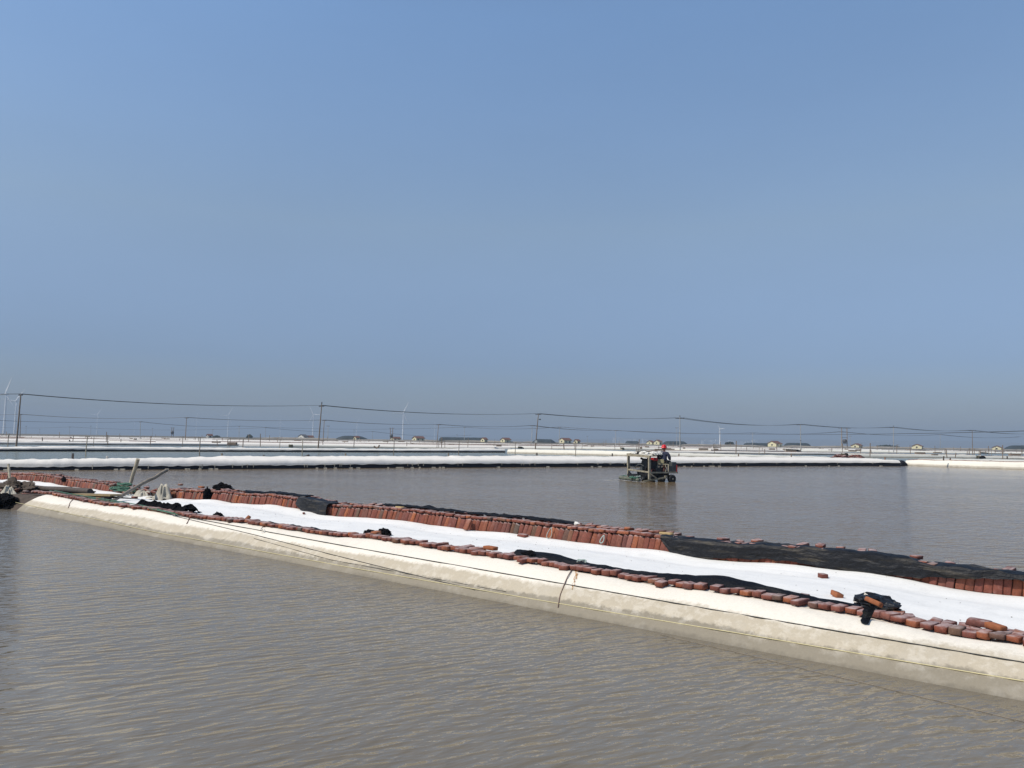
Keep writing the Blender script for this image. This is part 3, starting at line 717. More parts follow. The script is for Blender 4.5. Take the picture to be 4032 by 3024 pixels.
# beige cloth heap
def canvas(name, m, c, size, seed, parent=None, rz=0., label=None, cat=None):
    rows = []
    for i in range(15):
        r_ = i / 14; row = []
        for j in range(61):
            th = 2 * math.pi * j / 60; e = 1 + .28 * ns(math.cos(th) * 1.5 + seed, math.sin(th) * 1.5)
            fold = abs(ns(math.cos(th) * 3.4 + seed, math.sin(th) * 3.4, r_ * .8)) - .22 + .35 * (abs(ns(math.cos(th) * 8 + seed, math.sin(th) * 8, r_)) - .2)
            z_ = max(.0, (1 - r_ ** 1.7) + .62 * fold * math.sin(math.pi * min(1, r_ * 1.15)) + .30 * ns(r_ * 5 * math.cos(th), r_ * 3 * math.sin(th), seed))
            row.append((size[0] * e * r_ * math.cos(th), size[1] * e * r_ * math.sin(th), size[2] * z_))
        rows.append(row)
    o = MB().grid(rows).build(name, m, parent, True); o.location = c; o.rotation_euler = (0, 0, rz)
    if label: tag(o, label, cat)
    return o
root = empty('beige_cloth', at(590, 1968), label='crumpled beige canvas heap over the broken wall beside the green rope', cat='cloth')
for i, (x, y, s) in enumerate(((560, 1955, (.42, .25, .24)), (640, 1957, (.34, .22, .42)), (600, 1968, (.5, .2, .16)))):
    pc = hit_n(x, y + 6, NB - .15 - .08 * i)
    canvas('fold', M['beige_cloth'], pc - root.location - Vector((0, 0, .03)), (s[0] * 1.15, s[1] * 1.1, s[2] * 1.02), 30 + i * 3, root, RZ)
# green rope coil heap
gc = hit_n(485, 1942, NB - .35)
root = empty('rope_coil', gc, label='heap of dark green rope coiled against the left wall end', cat='rope')
for j in range(13):
    g = MB(); pts = []; a0 = random.uniform(0, 6); ra = random.uniform(.22, .52); cx, cy = random.uniform(-.12, .12), random.uniform(-.1, .1); zz = .03 + .42 * (1 - ra / .6) + random.uniform(0, .03)
    for k in range(40):
        a = a0 + k * 6.1 / 39; rr_ = ra * (1 + .08 * math.sin(3 * a + j))
        pts.append(U * (cx + rr_ * math.cos(a)) + N * (cy + .55 * rr_ * math.sin(a)) + Vector((0, 0, zz + .02 * math.sin(2 * a + j))))
    g.tube(pts, .018, 5).build('rope_turn', M['green_rope'], root, True)
# timber
def rodp(name, m, label, cat, pts, r, n=9, bend=0.):
    P_ = []; k = 9; pts = [Vector(p) for p in pts]
    for i in range(k):
        f = i / (k - 1) * (len(pts) - 1); j = min(int(f), len(pts) - 2); p = pts[j].lerp(pts[j + 1], f - j)
        P_.append(p + Vector((bend * fb(i * .5, r * 99), 0, bend * fb(i * .5, 5 + r))))
    rr = [(r[0] + (r[1] - r[0]) * i / (k - 1)) * (1 + .06 * ns(i * 1.3, r[0] * 50)) for i in range(k)] if isinstance(r, tuple) else [r * (1 + .06 * ns(i * 1.3)) for i in range(k)]
    o = MB().tube(P_, rr, n).build(name, m, None, True)
    return tag(o, label, cat)
def rod(name, m, label, cat, pts, r, bend=0., n=9):
    rr = r if isinstance(r, tuple) else (r, r)
    pts = [Vector(p) for p in pts]; P_ = []; R_ = []; k = 9
    for i in range(k):
        f = i / (k - 1) * (len(pts) - 1); j = min(int(f), len(pts) - 2); p = pts[j].lerp(pts[j + 1], f - j)
        P_.append(p + Vector((bend * ns(i * .6, 3.), 0, bend * ns(i * .6, 8.)))); R_.append((rr[0] + (rr[1] - rr[0]) * i / (k - 1)) * (1 + .07 * ns(i * 1.3, rr[0] * 50)))
    return tag(MB().tube(P_, R_, n).build(name, m, None, True), label, cat)
pB = hit_n(513, 1906, NB + .1); pT = hit_n(543, 1808, NB + .15)
rod('wooden_post', M['wood_pale'], 'thick pale wooden post tilting right beside the green rope heap', 'post', [pB, pT], (.055, .062), .02)
pB = hit_n(43, 1908, NB - .9); pT = hit_n(33, 1828, NB - .9)
rod('wooden_post', M['wood_pale'], 'thin pale wooden post standing at the left edge before the brick wall', 'post', [pB - Vector((0, 0, .1)), pT], (.042, .045), .02)
rod('wooden_log', M['wood_grey'], 'long grey bamboo log leaning up to the right over the wall', 'log', [hit_n(443, 1972, 9.0), hit_n(560, 1905, 10.9), hit_n(655, 1853, 12.3)], (.045, .055), .03)
rod('wooden_pole', M['wood_dark'], 'long dark wooden pole lying flat across the left path', 'log', [hit_n(-80, 1902, 9.6), hit_n(30, 1910, 9.55), hit_n(354, 1936, 9.4)], (.07, .085), .03)
# plank on its supports
a = hit_n(300, 1946, 9.05); b = hit_n(456, 1950, 9.15)
g = MB().beam(a, b, .30, .045)
tag(g.build('plank', M['plank']), 'tan wooden plank bridging the bank edge left of the bamboo log', 'plank')
c = hit_n(418, 1966, 9.1); g = MB().box((0, 0, 0), (.22, .2, .12), AX); o = g.build('crate', M['steel_dark']); o.location = c; tag(o, 'small black box under the right end of the tan plank', 'box')
o = put_brick('brick', *un(hit_n(390, 1962, 9.0)), hit_n(390, 1962, 9.0).z, (0, 0, 1.4), None, BRO[0]); tag(o, 'orange brick under the tan plank', 'brick')
# dark rubbish left of the bank corner
heap('mud_heap', M['net'], 'black wet plastic heap at the water left of the bank corner', 'plastic sheet', hit_z(12, 1997), (.75, .4, .33), 41, .5, 4, RZ)
canvas('beige_cloth', M['beige_cloth'], hit_n(30, 1975, 8.4), (.62, .3, .42), 44, None, RZ, 'cream cloth draped over the bank at the left edge', 'cloth')
heap('mud_heap', M['mud'], 'dark mound with stones behind the cream cloth at the left edge', 'mound', hit_n(60, 1940, 9.0), (1.3, .4, .30), 47, .5, 4, RZ)
heap('black_net', M['net'], 'dark netting heap between the long pole and the plank', 'netting', hit_n(300, 1944, 9.9), (.9, .3, .14), 49, .5, 4, RZ)
root = empty('brick_heap', hit_n(70, 1945, 8.8), label='loose red bricks scattered over the dark mound at the left edge', cat='brick heap')
for i in range(16):
    p = hit_n(random.uniform(-10, 110), random.uniform(1928, 1958), random.uniform(8.55, 8.9)); u, n_ = un(p)
    put_brick('brick', u, n_, p.z, (random.uniform(-.5, .5), random.uniform(-.5, .5), random.uniform(0, 3)), root)

# ropes on the bank
def rope_on(name, m, label, pxs, r, lift=.012, k=60, sag=None):
    xs = [p[0] for p in pxs]; ys = [p[1] for p in pxs]; L = [0]
    for i in range(1, len(pxs)): L.append(L[-1] + math.hypot(xs[i] - xs[i - 1], ys[i] - ys[i - 1]))
    P_ = []
    for i in range(k):
        d = L[-1] * i / (k - 1); p = hit_surf(float(np.interp(d, L, xs)), float(np.interp(d, L, ys)), lift)
        p.z = max(p.z, .012); P_.append(p)
    Q = [P_[0]] + [(P_[i - 1] + P_[i] * 2 + P_[i + 1]) / 4 for i in range(1, k - 1)] + [P_[-1]]
    return tag(MB().tube(Q, r, 6).build(name, m, None, True), label, 'rope')
rope_on('rope', M['yellow_rope'], 'pale yellow rope stretched low along the bank just above the water', [(60, 1978), (300, 2028), (600, 2093), (1000, 2165), (1400, 2238), (2048, 2350), (2400, 2410), (2900, 2492), (3300, 2560), (4032, 2682), (4150, 2702)], .0055, lift=.02, k=140)
rope_on('rope', M['black_rope'], 'taut black rope along the upper face of the stained bank', [(690, 2028), (1400, 2157), (2200, 2296), (2900, 2417), (3300, 2486), (4032, 2609), (4150, 2630)], .008, k=130)
rope_on('rope', M['black_rope'], 'second dark rope slanting down the bank to the water in the middle', [(680, 2030), (1000, 2105), (1300, 2182), (1727, 2288), (1870, 2322)], .006, k=80)
rope_on('rope', M['black_rope'], 'thin faint rope lowest of the dark ones, ending at the water', [(1000, 2120), (1300, 2204), (1992, 2330)], .0045, k=60)
rope_on('rope', M['brown_rope'], 'brown rope hanging over the front bricks down into the water', [(2310, 2214), (2275, 2214), (2258, 2232), (2235, 2270), (2222, 2301), (2205, 2345), (2197, 2392)], .007, lift=.02, k=40)
rope_on('rope', M['brown_rope'], 'short rusty rope end hanging on the bank below the netting heap', [(748, 2030), (742, 2050), (735, 2062)], .010, k=12)
rope_on('rope', M['brown_rope'], 'short dark rope over the bank near its left corner', [(287, 1966), (276, 1978), (269, 2000)], .010, k=12)
rope_on('rope', M['white_rag'], 'tangled whitish cord hanging over the front row left of the middle', [(1047, 2062), (1030, 2078), (1024, 2086), (1040, 2082), (1044, 2096), (1030, 2098)], .008, k=30)
rope_on('rope', M['green_rope'], 'upper green rope running from the plank along the front bricks', [(180, 1925), (280, 1945), (443, 1970), (560, 1990), (690, 2022)], .012, lift=.07, k=40)
rope_on('rope', M['green_rope'], 'lower green rope running from the plank along the front bricks', [(195, 1932), (290, 1952), (443, 1976), (560, 1996), (700, 2026)], .010, lift=.06, k=40)
tag(MB().tube([hit_z(x, y, .004) for x, y in ((2600, 2498), (2727, 2528), (2960, 2582), (3201, 2642), (3400, 2688), (3565, 2729), (3884, 2806), (4150, 2872))], .003, 5).build('rope', M['wood_grey'], None, True), 'thin brown line floating on the water in front of the right part of the bank', 'rope')
# knot and loops
root = hit_n(2290, 2224, NC + .10)
g = MB(); pts = [root + Vector((.06 * math.cos(a * 1.7), .03 * math.sin(a * 2.3), .05 + .015 * math.sin(a * 3.1))) for a in np.linspace(0, 9, 50)]
tag(g.tube(pts, .008, 5).build('rope_knot', M['pale_rope'], None, True), 'pale green knotted cord on the front bricks where the brown rope starts', 'rope')
def loop(label, x0, y0, x1, y1, r=.007):
    a = hit_n((x0 + x1) / 2 + 6, y0, NB - .06); b = hit_n((x0 + x1) / 2 - 6, y1, NB - .14); w = abs(x1 - x0) / 2 / 3000 * a.y
    pts = []
    for t in np.linspace(0, 1, 30):
        th = 2 * math.pi * t; c = a.lerp(b, .5 - .5 * math.cos(th)); pts.append(c + (-U) * w * math.sin(th) * (.35 + .65 * (.5 - .5 * math.cos(th))))
    tag(MB().tube(pts, r, 5).build('rope_loop', M['pale_rope'], None, True), label, 'rope')
loop('pale rope loop hanging on the wall face left of the white rag', 2150, 2078, 2179, 2120)
loop('small pale rope loop in a dark wall gap right of the white rag', 2362, 2108, 2382, 2138, .010)
# rust trail below the bricks: thin crust of rust on the sheet
pts = []
rows = []
for k in range(12):
    y = 2244 + k * 7; w = 9 * (1 - .06 * k) + 3 * math.sin(k * 1.7); x = 2277 - k * 2.2
    rows.append([hit_surf(x - w, y, .014), hit_surf(x, y, .016), hit_surf(x + w * .6, y, .014)])
m_, t_, b_ = newmat('rust_stain'); b_.inputs['Base Color'].default_value = (.42, .20, .045, 1); b_.inputs['Roughness'].default_value = .9
f_ = rmp(t_, nz(t_, coords(t_, 'World', (1, 1, .35)), 16, 4), [(.38, .0), (.56, .9)]); t_.links.new(f_, b_.inputs['Alpha'])
tag(MB().grid(rows).build('rust_stain', m_), 'rusty brown stain running down the sheet right of the brown rope', 'stain')
# crumbs on the path
me = MB()
for i in range(300):
    u = random.uniform(-2, 24); n_ = NC + .5 + (NB - NC - .6) * random.random() ** .6; s = random.uniform(.003, .008) * (1.3 if random.random() < .1 else 1)
    me.box(W3(u, n_, surf(u, n_) + s * .3), (s, s * random.uniform(.6, 2), s * .7), Matrix.Rotation(random.uniform(0, 3), 3, 'Z'))
tag(me.build('brick_crumbs', M['mud']), 'brick crumbs and grit scattered on the white path', 'grit', kind='stuff')

# ------------------------------------------------------------------ poles, posts and wires
def utility_pole(px, Y, ytop, ytop_arm, label, m, group, lean=0., gz=.2, arm=1.6, extras=(), r=.15, nm='utility_pole'):
    base = hit_y(px[0], 1700, Y); top = hit_y(px[1], ytop, Y); base.z = gz
    root = empty(nm, base, label=label, cat='utility pole', group=group)
    T = top - base; A = hit_y(px[1], ytop_arm, Y) - base; A.x = T.x * A.z / T.z
    MB().tube([(0, 0, -.3), T * .5, T], [r, r * .8, r * .62], 8).build('pole_shaft', m, root, True)
    d = N.copy() if False else Vector((-.5, .86, 0))
    d = Vector((.80, -.6, 0))
    MB().beam(A - d * arm / 2, A + d * arm / 2, .14, .14).build('crossarm', M['steel_dark'], root)
    for k in (-.5, -.2, .2, .5):
        MB().lathe([(.0, 0), (.06, .02), (.06, .12), (.035, .16), (0, .18)], A + d * arm * k * .95 + Vector((0, 0, .06)), 6).build('insulator', M['steel_dark'], root)
    for e in extras:
        if e[0] == 'sign': MB().box(T * e[1] + Vector((0, -.25, 0)), (.55, .05, .55)).build('sign_plate', M['wall_white'], root)
        if e[0] == 'lamp':
            MB().beam(T * e[1], T * e[1] + Vector((.45, -.1, 0)), .06, .06).build('lamp_arm', M['steel_dark'], root)
            MB().lathe([(0, 0), (.2, .05), (.22, .25), (0, .4)], T * e[1] + Vector((.5, -.1, -.2)), 8).build('lamp_head', M['steel_dark'], root)
        if e[0] == 'cap': MB().lathe([(0, 0), (.13, .05), (.10, .3), (0, .42)], T, 7).build('top_insulator', M['steel_dark'], root)
        if e[0] == 'band': MB().tube([T * e[1], T * (e[1] + .02)], .2, 8).build('collar', M['steel_dark'], root)
        if e[0] == 'box': MB().box(T * e[1] + Vector((.1, -.2, 0)), (.35, .3, .55)).build('meter_box', M['wall_white'], root)
    return [base + A + d * arm * k * .95 + Vector((0, 0, .22)) for k in (-.5, -.2, .2, .5)]
GP = 'utility poles of the nearest power line'
L1 = [((68, 82), 130, 1554, 1556, 'wooden utility pole at the left edge in front of two turbines', 'pole_wood', ()),
      ((1255, 1267), 158, 1590, 1600, 'wooden utility pole leaning right, tallest left of the middle', 'pole_wood', (('cap',),)),
      ((2108, 2120), 184, 1630, 1632, 'brown utility pole with a lamp and white plate left of the machine', 'pole_wood', (('lamp', .85), ('sign', .22))),
      ((2678, 2677), 199, 1641, 1648, 'pale concrete utility pole just right of the red helmet', 'pole_conc', (('cap',),)),
      ((3152, 3152), 242, 1672, 1673, 'pale concrete utility pole right of the yellow house', 'pole_conc', (('band', .4), ('box', .1))),
      ((3517, 3518), 262, 1680, 1684, 'pale concrete utility pole between two cream houses on the right', 'pole_conc', (('cap',),)),
      ((3827, 3828), 284, 1695, 1696, 'darker utility pole, rightmost of the nearest line', 'pole_wood', ())]
att = []
for px, Y, yt, ya, lab, mt, ex in L1: att.append(utility_pole(px, Y, yt, ya, lab, M[mt], GP, extras=ex, arm=2.4 if px[0] > 2500 else 1.6))
def wires(att, r, sag, label, group, first=None, last=None):
    P0 = att[0]; P1 = att[-1]
    for k in range(len(P0)):
        seq = ([first[k]] if first else []) + [a[k] for a in att] + ([last[k]] if last else [])
        g = MB()
        for a, b in zip(seq[:-1], seq[1:]):
            s = sag * (b - a).length; g.tube([a.lerp(b, t) - Vector((0, 0, 4 * s * t * (1 - t))) for t in np.linspace(0, 1, 15)], r, 4, False)
        tag(g.build('power_cable', M['steel_dark']), label, 'cable', group)
def ext(a, b, f): return [p + (p - q) * f for p, q in zip(a, b)]
wires(att, .028, .016, 'dark overhead cable strung along the nearest line of utility poles', 'cables of the nearest power line', ext(att[0], att[1], 1.), ext(att[-1], att[-2], 1.1))
GP2 = 'utility poles of the second power line'
L2 = [((320, 325), 255, 1655, 'utility pole close behind the leftmost tall one'), ]
L2 = [((80, 82), 262, 1632, 'utility pole half hidden right behind the leftmost wooden pole'),
      ((731, 735), 250, 1645, 'brown utility pole between two faint turbines, left third of the photo'),
      ((1273, 1277), 262, 1655, 'utility pole standing right behind the tall leaning one'),
      ((1721, 1727), 290, 1672, 'brown utility pole at the left end of the long dark mound'),
      ((2093, 2096), 330, 1676, 'grey utility pole left of the pole with the lamp'),
      ((2424, 2425), 372, 1695, 'grey utility pole above the pale mounds left of the machine'),
      ((2963, 2964), 390, 1705, 'thin grey utility pole left of the yellow house'),
      ((3311, 3313), 420, 1700, 'utility pole left of the transformer frame'),
      ((3700, 3702), 470, 1711, 'short faint utility pole between the two right concrete poles')]
a2 = [utility_pole(px, Y, yt - 2, yt + 1, lab, M['pole_wood'] if i < 4 else M['pole_conc'], GP2, r=.15, arm=2.2) for i, (px, Y, yt, lab) in enumerate(L2)]
g = MB(); rr_ = random.Random(12)
for i in range(170):
    Y = rr_.uniform(130, 440); x = rr_.uniform(-.7, .7) * Y; hh = rr_.uniform(.5, 1.5) if rr_.random() < .8 else 2.2
    g.beam((x, Y, .2), (x + rr_.uniform(-.15, .15), Y, .6 + hh), .12, .12)
for i in range(60):
    Y = rr_.uniform(140, 420); x = rr_.uniform(-.7, .7) * Y; w = rr_.uniform(.5, 2.5)
    g.box((x, Y, .75 + rr_.uniform(0, .2)), (w, .8, rr_.uniform(.2, .5)))
tag(g.build('distant_stakes', M['pole_wood']), 'tiny stakes and scraps scattered over the distant white rows', 'stakes', kind='stuff')
wires(a2, .04, .014, 'faint overhead cable strung along the second line of utility poles', 'cables of the second power line', ext(a2[0], a2[1], 1.), ext(a2[-1], a2[-2], 1.))
GP3 = 'faint far utility poles'
far = [(103, 1677, 540), (157, 1690, 700), (275, 1680, 560), (358, 1676, 620), (553, 1660, 330), (601, 1685, 600), (838, 1690, 620), (942, 1677, 420), (1046, 1683, 520), (1292, 1676, 340), (1394, 1692, 700), (1467, 1698, 650), (1829, 1681, 430), (2203, 1681, 360), (2313, 1716, 620), (2665, 1683, 420), (2674, 1700, 600), (1800, 1710, 640), (3348, 1716, 560), (3537, 1749, 720)]
a3 = {}
FAR_AT = ['first right of the leftmost tall wooden pole', 'second right of the leftmost tall pole', 'third right of the leftmost tall pole', 'just left of the first faint turbine', 'above the thick tilted post', 'above the tip of the bamboo log', 'between the brown left pole and the lone turbine', 'right of the lone white turbine', 'far left of the long white house', 'just right of the tall leaning pole', 'over the small cream house by the domed mound', 'left of the small transformer hut', 'over the middle of the long dark mound', 'above the larger cream house left of the machine', 'among the pale towers above the machine', 'beside the concrete pole by the red helmet', 'right of the red helmet beyond the concrete pole', 'over the left part of the long dark mound', 'right of the transformer frame on the right', 'low beside the rightmost pair of cream houses']
for i, (x, yt, Y) in enumerate(far):
    a3[i] = utility_pole((x, x), Y, yt, yt + 2, 'faint far utility pole ' + FAR_AT[i], M['pole_conc'], GP3, r=.15, arm=2.0)
wires([a3[4], a3[7], a3[12], a3[13]], .04, .012, 'very faint overhead cable among the far poles', 'cables of the far poles', ext(a3[4], a3[7], 1.6), ext(a3[13], a3[12], 2.6))
wires([a3[2], a3[8], a3[11]], .05, .012, 'thin hazy overhead cable low over the left horizon', 'low cables over the left horizon', ext(a3[2], a3[8], .5), ext(a3[11], a3[8], 1.5))
# transformer frames
def transformer(x0, x1, ytop, Y, label, tank_y, pads=True):
    a = hit_y(x0, 1700, Y); b = hit_y(x1, 1700, Y); zt = hit_y(x0, ytop, Y).z; c = (a + b) / 2; c.z = 0
    root = empty('transformer_frame', c, label=label, cat='transformer'); w = (b - a).length / 2
    for s in (-1, 1): MB().tube([(s * w, 0, 0), (s * w, 0, zt)], .17, 7).build('pole_shaft', M['pole_wood'], root)
    for z_, wd in ((zt - .3, 2.4), (zt - 2, 1.3), (zt - 4.5, 1.2)): MB().beam((-w * wd, 0, z_), (w * wd, 0, z_), .15, .15).build('crossarm', M['steel_dark'], root)
    zt2 = hit_y(x0, tank_y, Y).z
    MB().lathe([(0, -.9), (.8, -.8), (.95, 0), (.8, .8), (0, .95)], (0, -.2, zt2), 10).build('tank', M['steel_dark'], root, True)
    MB().box((0, 0, zt2 - 1.1), (w * 2, .8, .2)).build('platform', M['steel_dark'], root)
    for s in (-1, 1): MB().box((s * w, -.1, zt2 - 3.6), (.7, .6, .9)).build('switch_box', M['wall_white'], root)
transformer(3314, 3335, 1684, 350, 'twin-pole transformer frame with a round black tank right of the yellow house', 1737)
transformer(1537, 1546, 1684, 430, 'twin-pole transformer beside the small red-roofed hut left of the middle', 1716)
transformer(676, 683, 1683, 470, 'faint twin-pole transformer left of the second line pole on the left', 1703)

# posts in the ponds
GT = 'thin posts standing in the ponds behind the first far dike'
tall = [(31, 1714, 1757, 95, 'thin dark post at the left edge beside the leftmost utility pole'), (337, 1719, 1794, 82, 'tilted thin pale post in the second pond, above the thick tilted post'), (368, 1719, 1753, 140, 'thin dark post just right of the tilted thin pale one'),
        (718, 1719, 1760, 130, 'thin dark post below the brown second-line pole on the left'), (786, 1723, 1795, 82, 'dark thin post in the second pond, right of the brown left pole'), (905, 1726, 1755, 140, 'short thin post below the white turbine on the left'),
        (1101, 1728, 1764, 125, 'thin dark post between the left turbine pair and the red-roofed long house'), (1190, 1730, 1789, 88, 'thin pale stick in the second pond left of the tall leaning pole'), (1550, 1735, 1794, 98, 'dark thin post below the small transformer hut'),
        (1806, 1735, 1794, 98, 'dark thin post below the long dark mound'), (2028, 1742, 1794, 105, 'dark thin post left of the lamp pole'), (2266, 1739, 1796, 100, 'dark thin post just left of the machine below two cream houses'), (2815, 1748, 1788, 140, 'short dark stake leaning right of the helmet'),
        (2988, 1759, 1789, 150, 'thin pale stake in the water right of the machine'), (3853, 1773, 1805, 130, 'thin dark post at the dike gap near the right edge'), (3902, 1773, 1790, 160, 'short dark post left of the right-edge mound')]
for x, y0, y1, Y, lab in tall:
    a = hit_y(x, y1, Y); b = hit_y(x + (7 if x == 337 else (-5 if x == 2815 else 2)), y0, Y); a.z = -.3
    rod('thin_post', M['wood_pale'] if x in (337, 1190, 2988) else M['wood_grey'], lab, 'post', [a, b], (.055, .045), .03, 6)
stubs = [(286, 1785, 1806, 48, 'dark'), (421, 1796, 1806, 49, 'stone'), (873, 1785, 1808, 54, 'pale'), (1038, 1792, 1806, 55, 'dark'), (1360, 1785, 1805, 63, 'pale'), (1531, 1797, 1806, 64, 'rusty'), (1765, 1784, 1803, 66, 'pale'), (1944, 1793, 1805, 68, 'rusty'), (2113, 1783, 1803, 70, 'dark'), (2290, 1799, 1806, 74, 'dark'), (2410, 1785, 1802, 78, 'dark'), (2672, 1786, 1805, 80, 'brown'), (2907, 1786, 1804, 84, 'brown'), (3115, 1786, 1804, 88, 'brown'), (3484, 1801, 1809, 88, 'rusty'), (3715, 1796, 1808, 84, 'dark'), (3741, 1802, 1808, 86, 'dark'), (3965, 1796, 1808, 86, 'dark')]
below = ['left of the pale tilted thin post', 'right of the pale tilted thin post', 'right of the thick tilted post', 'near the left driftwood branch', 'right of the tall leaning pole', 'below the small transformer hut', 'below the long mound', 'with a rusty plank', 'with a black pipe at its foot', 'left of the crossing ropes', 'left of the machine frame', 'right beside the driver', 'on the brick line', 'far right of the driver', 'in the brick rubble', 'first on the cream dike', 'second on the cream dike', 'nearest the right edge']
for (x, y0, y1, Y, c), w in zip(stubs, below):
    a = hit_y(x, y1, Y); b = hit_y(x + 1, y0, Y); a.z -= .15
    rod('stub_post', {'dark': M['wood_dark'], 'pale': M['wood_grey'], 'stone': M['pole_conc'], 'rusty': M['rust'], 'brown': M['pole_wood']}[c], 'short %s stub post on the first dike, %s' % (c, w), 'post', [a, b], (.075, .065), .01, 7)
rod('driftwood', M['wood_dark'], 'dark driftwood branch lying on the first far dike left of the leaning pole', 'branch', [hit_y(1174, 1806, 58), hit_y(1198, 1799, 58), hit_y(1215, 1794, 58.5)], (.05, .09), .05)
rod('pipe', M['tarp_clean'], 'thick black pipe lying on the first far dike left of the machine', 'pipe', [hit_y(2106, 1805, 70), hit_y(2125, 1804, 70), hit_y(2143, 1801, 70)], .07, .02)
rod('driftwood', M['pole_wood'], 'forked brown driftwood on the cream dike below the small transformer', 'branch', [hit_y(1472, 1757, 120), hit_y(1484, 1765, 120), hit_y(1494, 1754, 120)], (.12, .12), .15)
# ropes and pegs on the first far dike face
for i, (x0, y0, x1, y1, lab) in enumerate([(380, 1815, 402, 1835, 'dark hooped cord on the first far dike above the thick post'), (440, 1809, 493, 1835, 'dark cord arching over the first far dike right of the hooped one'), (1062, 1806, 1073, 1830, 'left dark strap over the first far dike face'), (1097, 1808, 1115, 1829, 'right dark strap over the first far dike face'), (1200, 1809, 1238, 1829, 'thin grey cord slanting over the first far dike right of the straps'), (2405, 1810, 2428, 1826, 'dark wedge strap on the first far dike left of the machine'), (2690, 1814, 2720, 1819, 'curved grey cord on the first far dike right of the driver'), (1965, 1811, 1990, 1828, 'brown twig on the first far dike below the long mound')]):
    Y = float(np.interp((x0 + x1) / 2, [0, 1008, 2016, 3024], [b_.y for b_ in (hit_z(0, 1847), hit_z(1008, 1842), hit_z(2016, 1836), hit_z(3024, 1831))]))
    a = hit_y(x0, y0, Y + .3); b = hit_y(x1, y1, Y - .02); c = (a + b) / 2 + Vector((.12 if i < 2 else 0, -.25, .12))
    g = MB().tube([a, c, b], .022, 5); tag(g.build('cord', M['steel_dark'], None, True), lab, 'cord')
g = MB()
for i in range(90):
    x = random.uniform(0, 3500); yb = liney(r1, x, 2); p = hit_z(x, liney(r1, x, 1)); q = hit_y(x, yb, p.y)
    if random.random() < .55: g.beam(Vector((p.x, p.y - .06, q.z - .15)), Vector((p.x, p.y - .06, q.z + .08)), .03, .03)
    else: g.box(Vector((p.x, p.y - .10, .03)), (random.uniform(.1, .35), .08, .06))
tag(g.build('pegs_and_scraps', M['beige_cloth']), 'small pale pegs and scraps along the black liner', 'scraps', kind='stuff')
heap('liner_roll', M['liner'], 'black rolled liner end at the corner of the middle pond', 'plastic sheet', hit_z(3543, 1833), (.9, .5, .5), 61, .3, 3, .3)
o = heap('brick_rubble', M['brick_run'], 'low pile of red brick rubble on the far dike left of its black end', 'brick heap', hit_y(3310, 1806, 90), (1.5, .6, .35), 63, .5, 3, .5)
o = heap('brick_rubble', M['brick_run'], 'second pile of red brick rubble nearer the black liner end', 'brick heap', hit_y(3372, 1807, 90), (1.1, .6, .4), 65, .5, 3, .5)

# ------------------------------------------------------------------ wind turbines
def turbine(x_hub, y_hub, x_base, y_base, H, blades, label, blade_len, Y=None, group='wind turbines on the horizon'):
    ppm_ = math.hypot(x_hub - x_base, y_hub - y_base) / H; Y = 3000 / ppm_
    hub = hit_y(x_hub, y_hub, Y); base = hit_y(x_base, y_base, Y); base.x = hub.x - (hub.x - base.x) * .3; base.z = 1.3
    root = empty('wind_turbine', base, label=label, cat='wind turbine', group=group); h = hub - base; k = H / 80
    MB().tube([(0, 0, 0), h * .5, h], [2.9 * k, 2.3 * k, 1.7 * k], 12).build('tower', M['turbine'], root, True)
    MB().box(h + Vector((0, 1.5 * k, .6 * k)), (3.4 * k, 8 * k, 3.4 * k)).build('nacelle', M['turbine'], root)
    hb = MB().lathe([(0, 2.2 * k), (1.2 * k, 1.4 * k), (1.7 * k, 0), (1.7 * k, -1 * k)], (0, 0, 0), 10).build('hub', M['turbine'], root, True)
    hb.matrix_local = Matrix.Translation(h + Vector((0, -3.0 * k, .3 * k))) @ Matrix.Rotation(R(90), 4, 'X')
    hc = h + Vector((0, -3.4 * k, .3 * k))
    for a in blades:
        d = Vector((math.cos(R(a)) * .92, .0, math.sin(R(a)))); s = Vector((-d.z, 0, d.x)); L = blade_len; g = MB(); rows = []
        for t, c in ((0, 1.1), (.08, 1.3), (.2, 2.1), (.5, 1.4), (.8, .8), (1, .25)):
            p = hc + d * L * t; rows.append([p - s * c * k * .5 , p + Vector((0, -.35 * k, 0)), p + s * c * k * 1.0, p + Vector((0, .35 * k, 0)), p - s * c * k * .5])
        g.grid(rows).build('blade', M['turbine'], root, True)
    return root
turbine(25, 1553, 18, 1703, 80, (70, 185, 310), 'nearest wind turbine at the left edge, left of the leftmost utility pole', 40)
turbine(65, 1580, 59, 1703, 80, (52, 172, 292), 'wind turbine close behind the leftmost utility pole', 40)
turbine(385, 1634, 383, 1706, 80, (55, 175, 295), 'faint wind turbine between the leftmost pole and the next brown one', 38)
turbine(529, 1665, 528, 1710, 80, (90, 210, 330), 'tiny faint wind turbine left of the brown second-line pole', 38)
turbine(900, 1637, 898, 1715, 80, (62, 178, 298), 'white wind turbine alone between two poles in the left third', 40)
turbine(774, 1654, 773, 1711, 80, (80, 200, 320), 'faint small wind turbine right of the brown second-line pole', 38)
turbine(637, 1682, 636, 1710, 80, (85, 205, 325), 'hardly visible tiny wind turbine near the faint transformer', 38)
turbine(1104, 1664, 1104, 1719, 80, (90, 210, 330), 'faint wind turbine left of the long white house', 38)
turbine(1235, 1633, 1233, 1723, 80, (118, 0, 240), 'white wind turbine with spread blades left of the tall leaning pole', 40)
turbine(1405, 1666, 1404, 1722, 80, (60, 180, 300), 'very faint wind turbine above the domed dark mound', 38)
turbine(1589, 1627, 1586, 1728, 80, (64, 180, 298), 'white wind turbine between the leaning pole and the long mound', 40)
turbine(1712, 1680, 1711, 1733, 80, (88, 208, 328), 'barely visible wind turbine behind the left end of the long mound', 36)
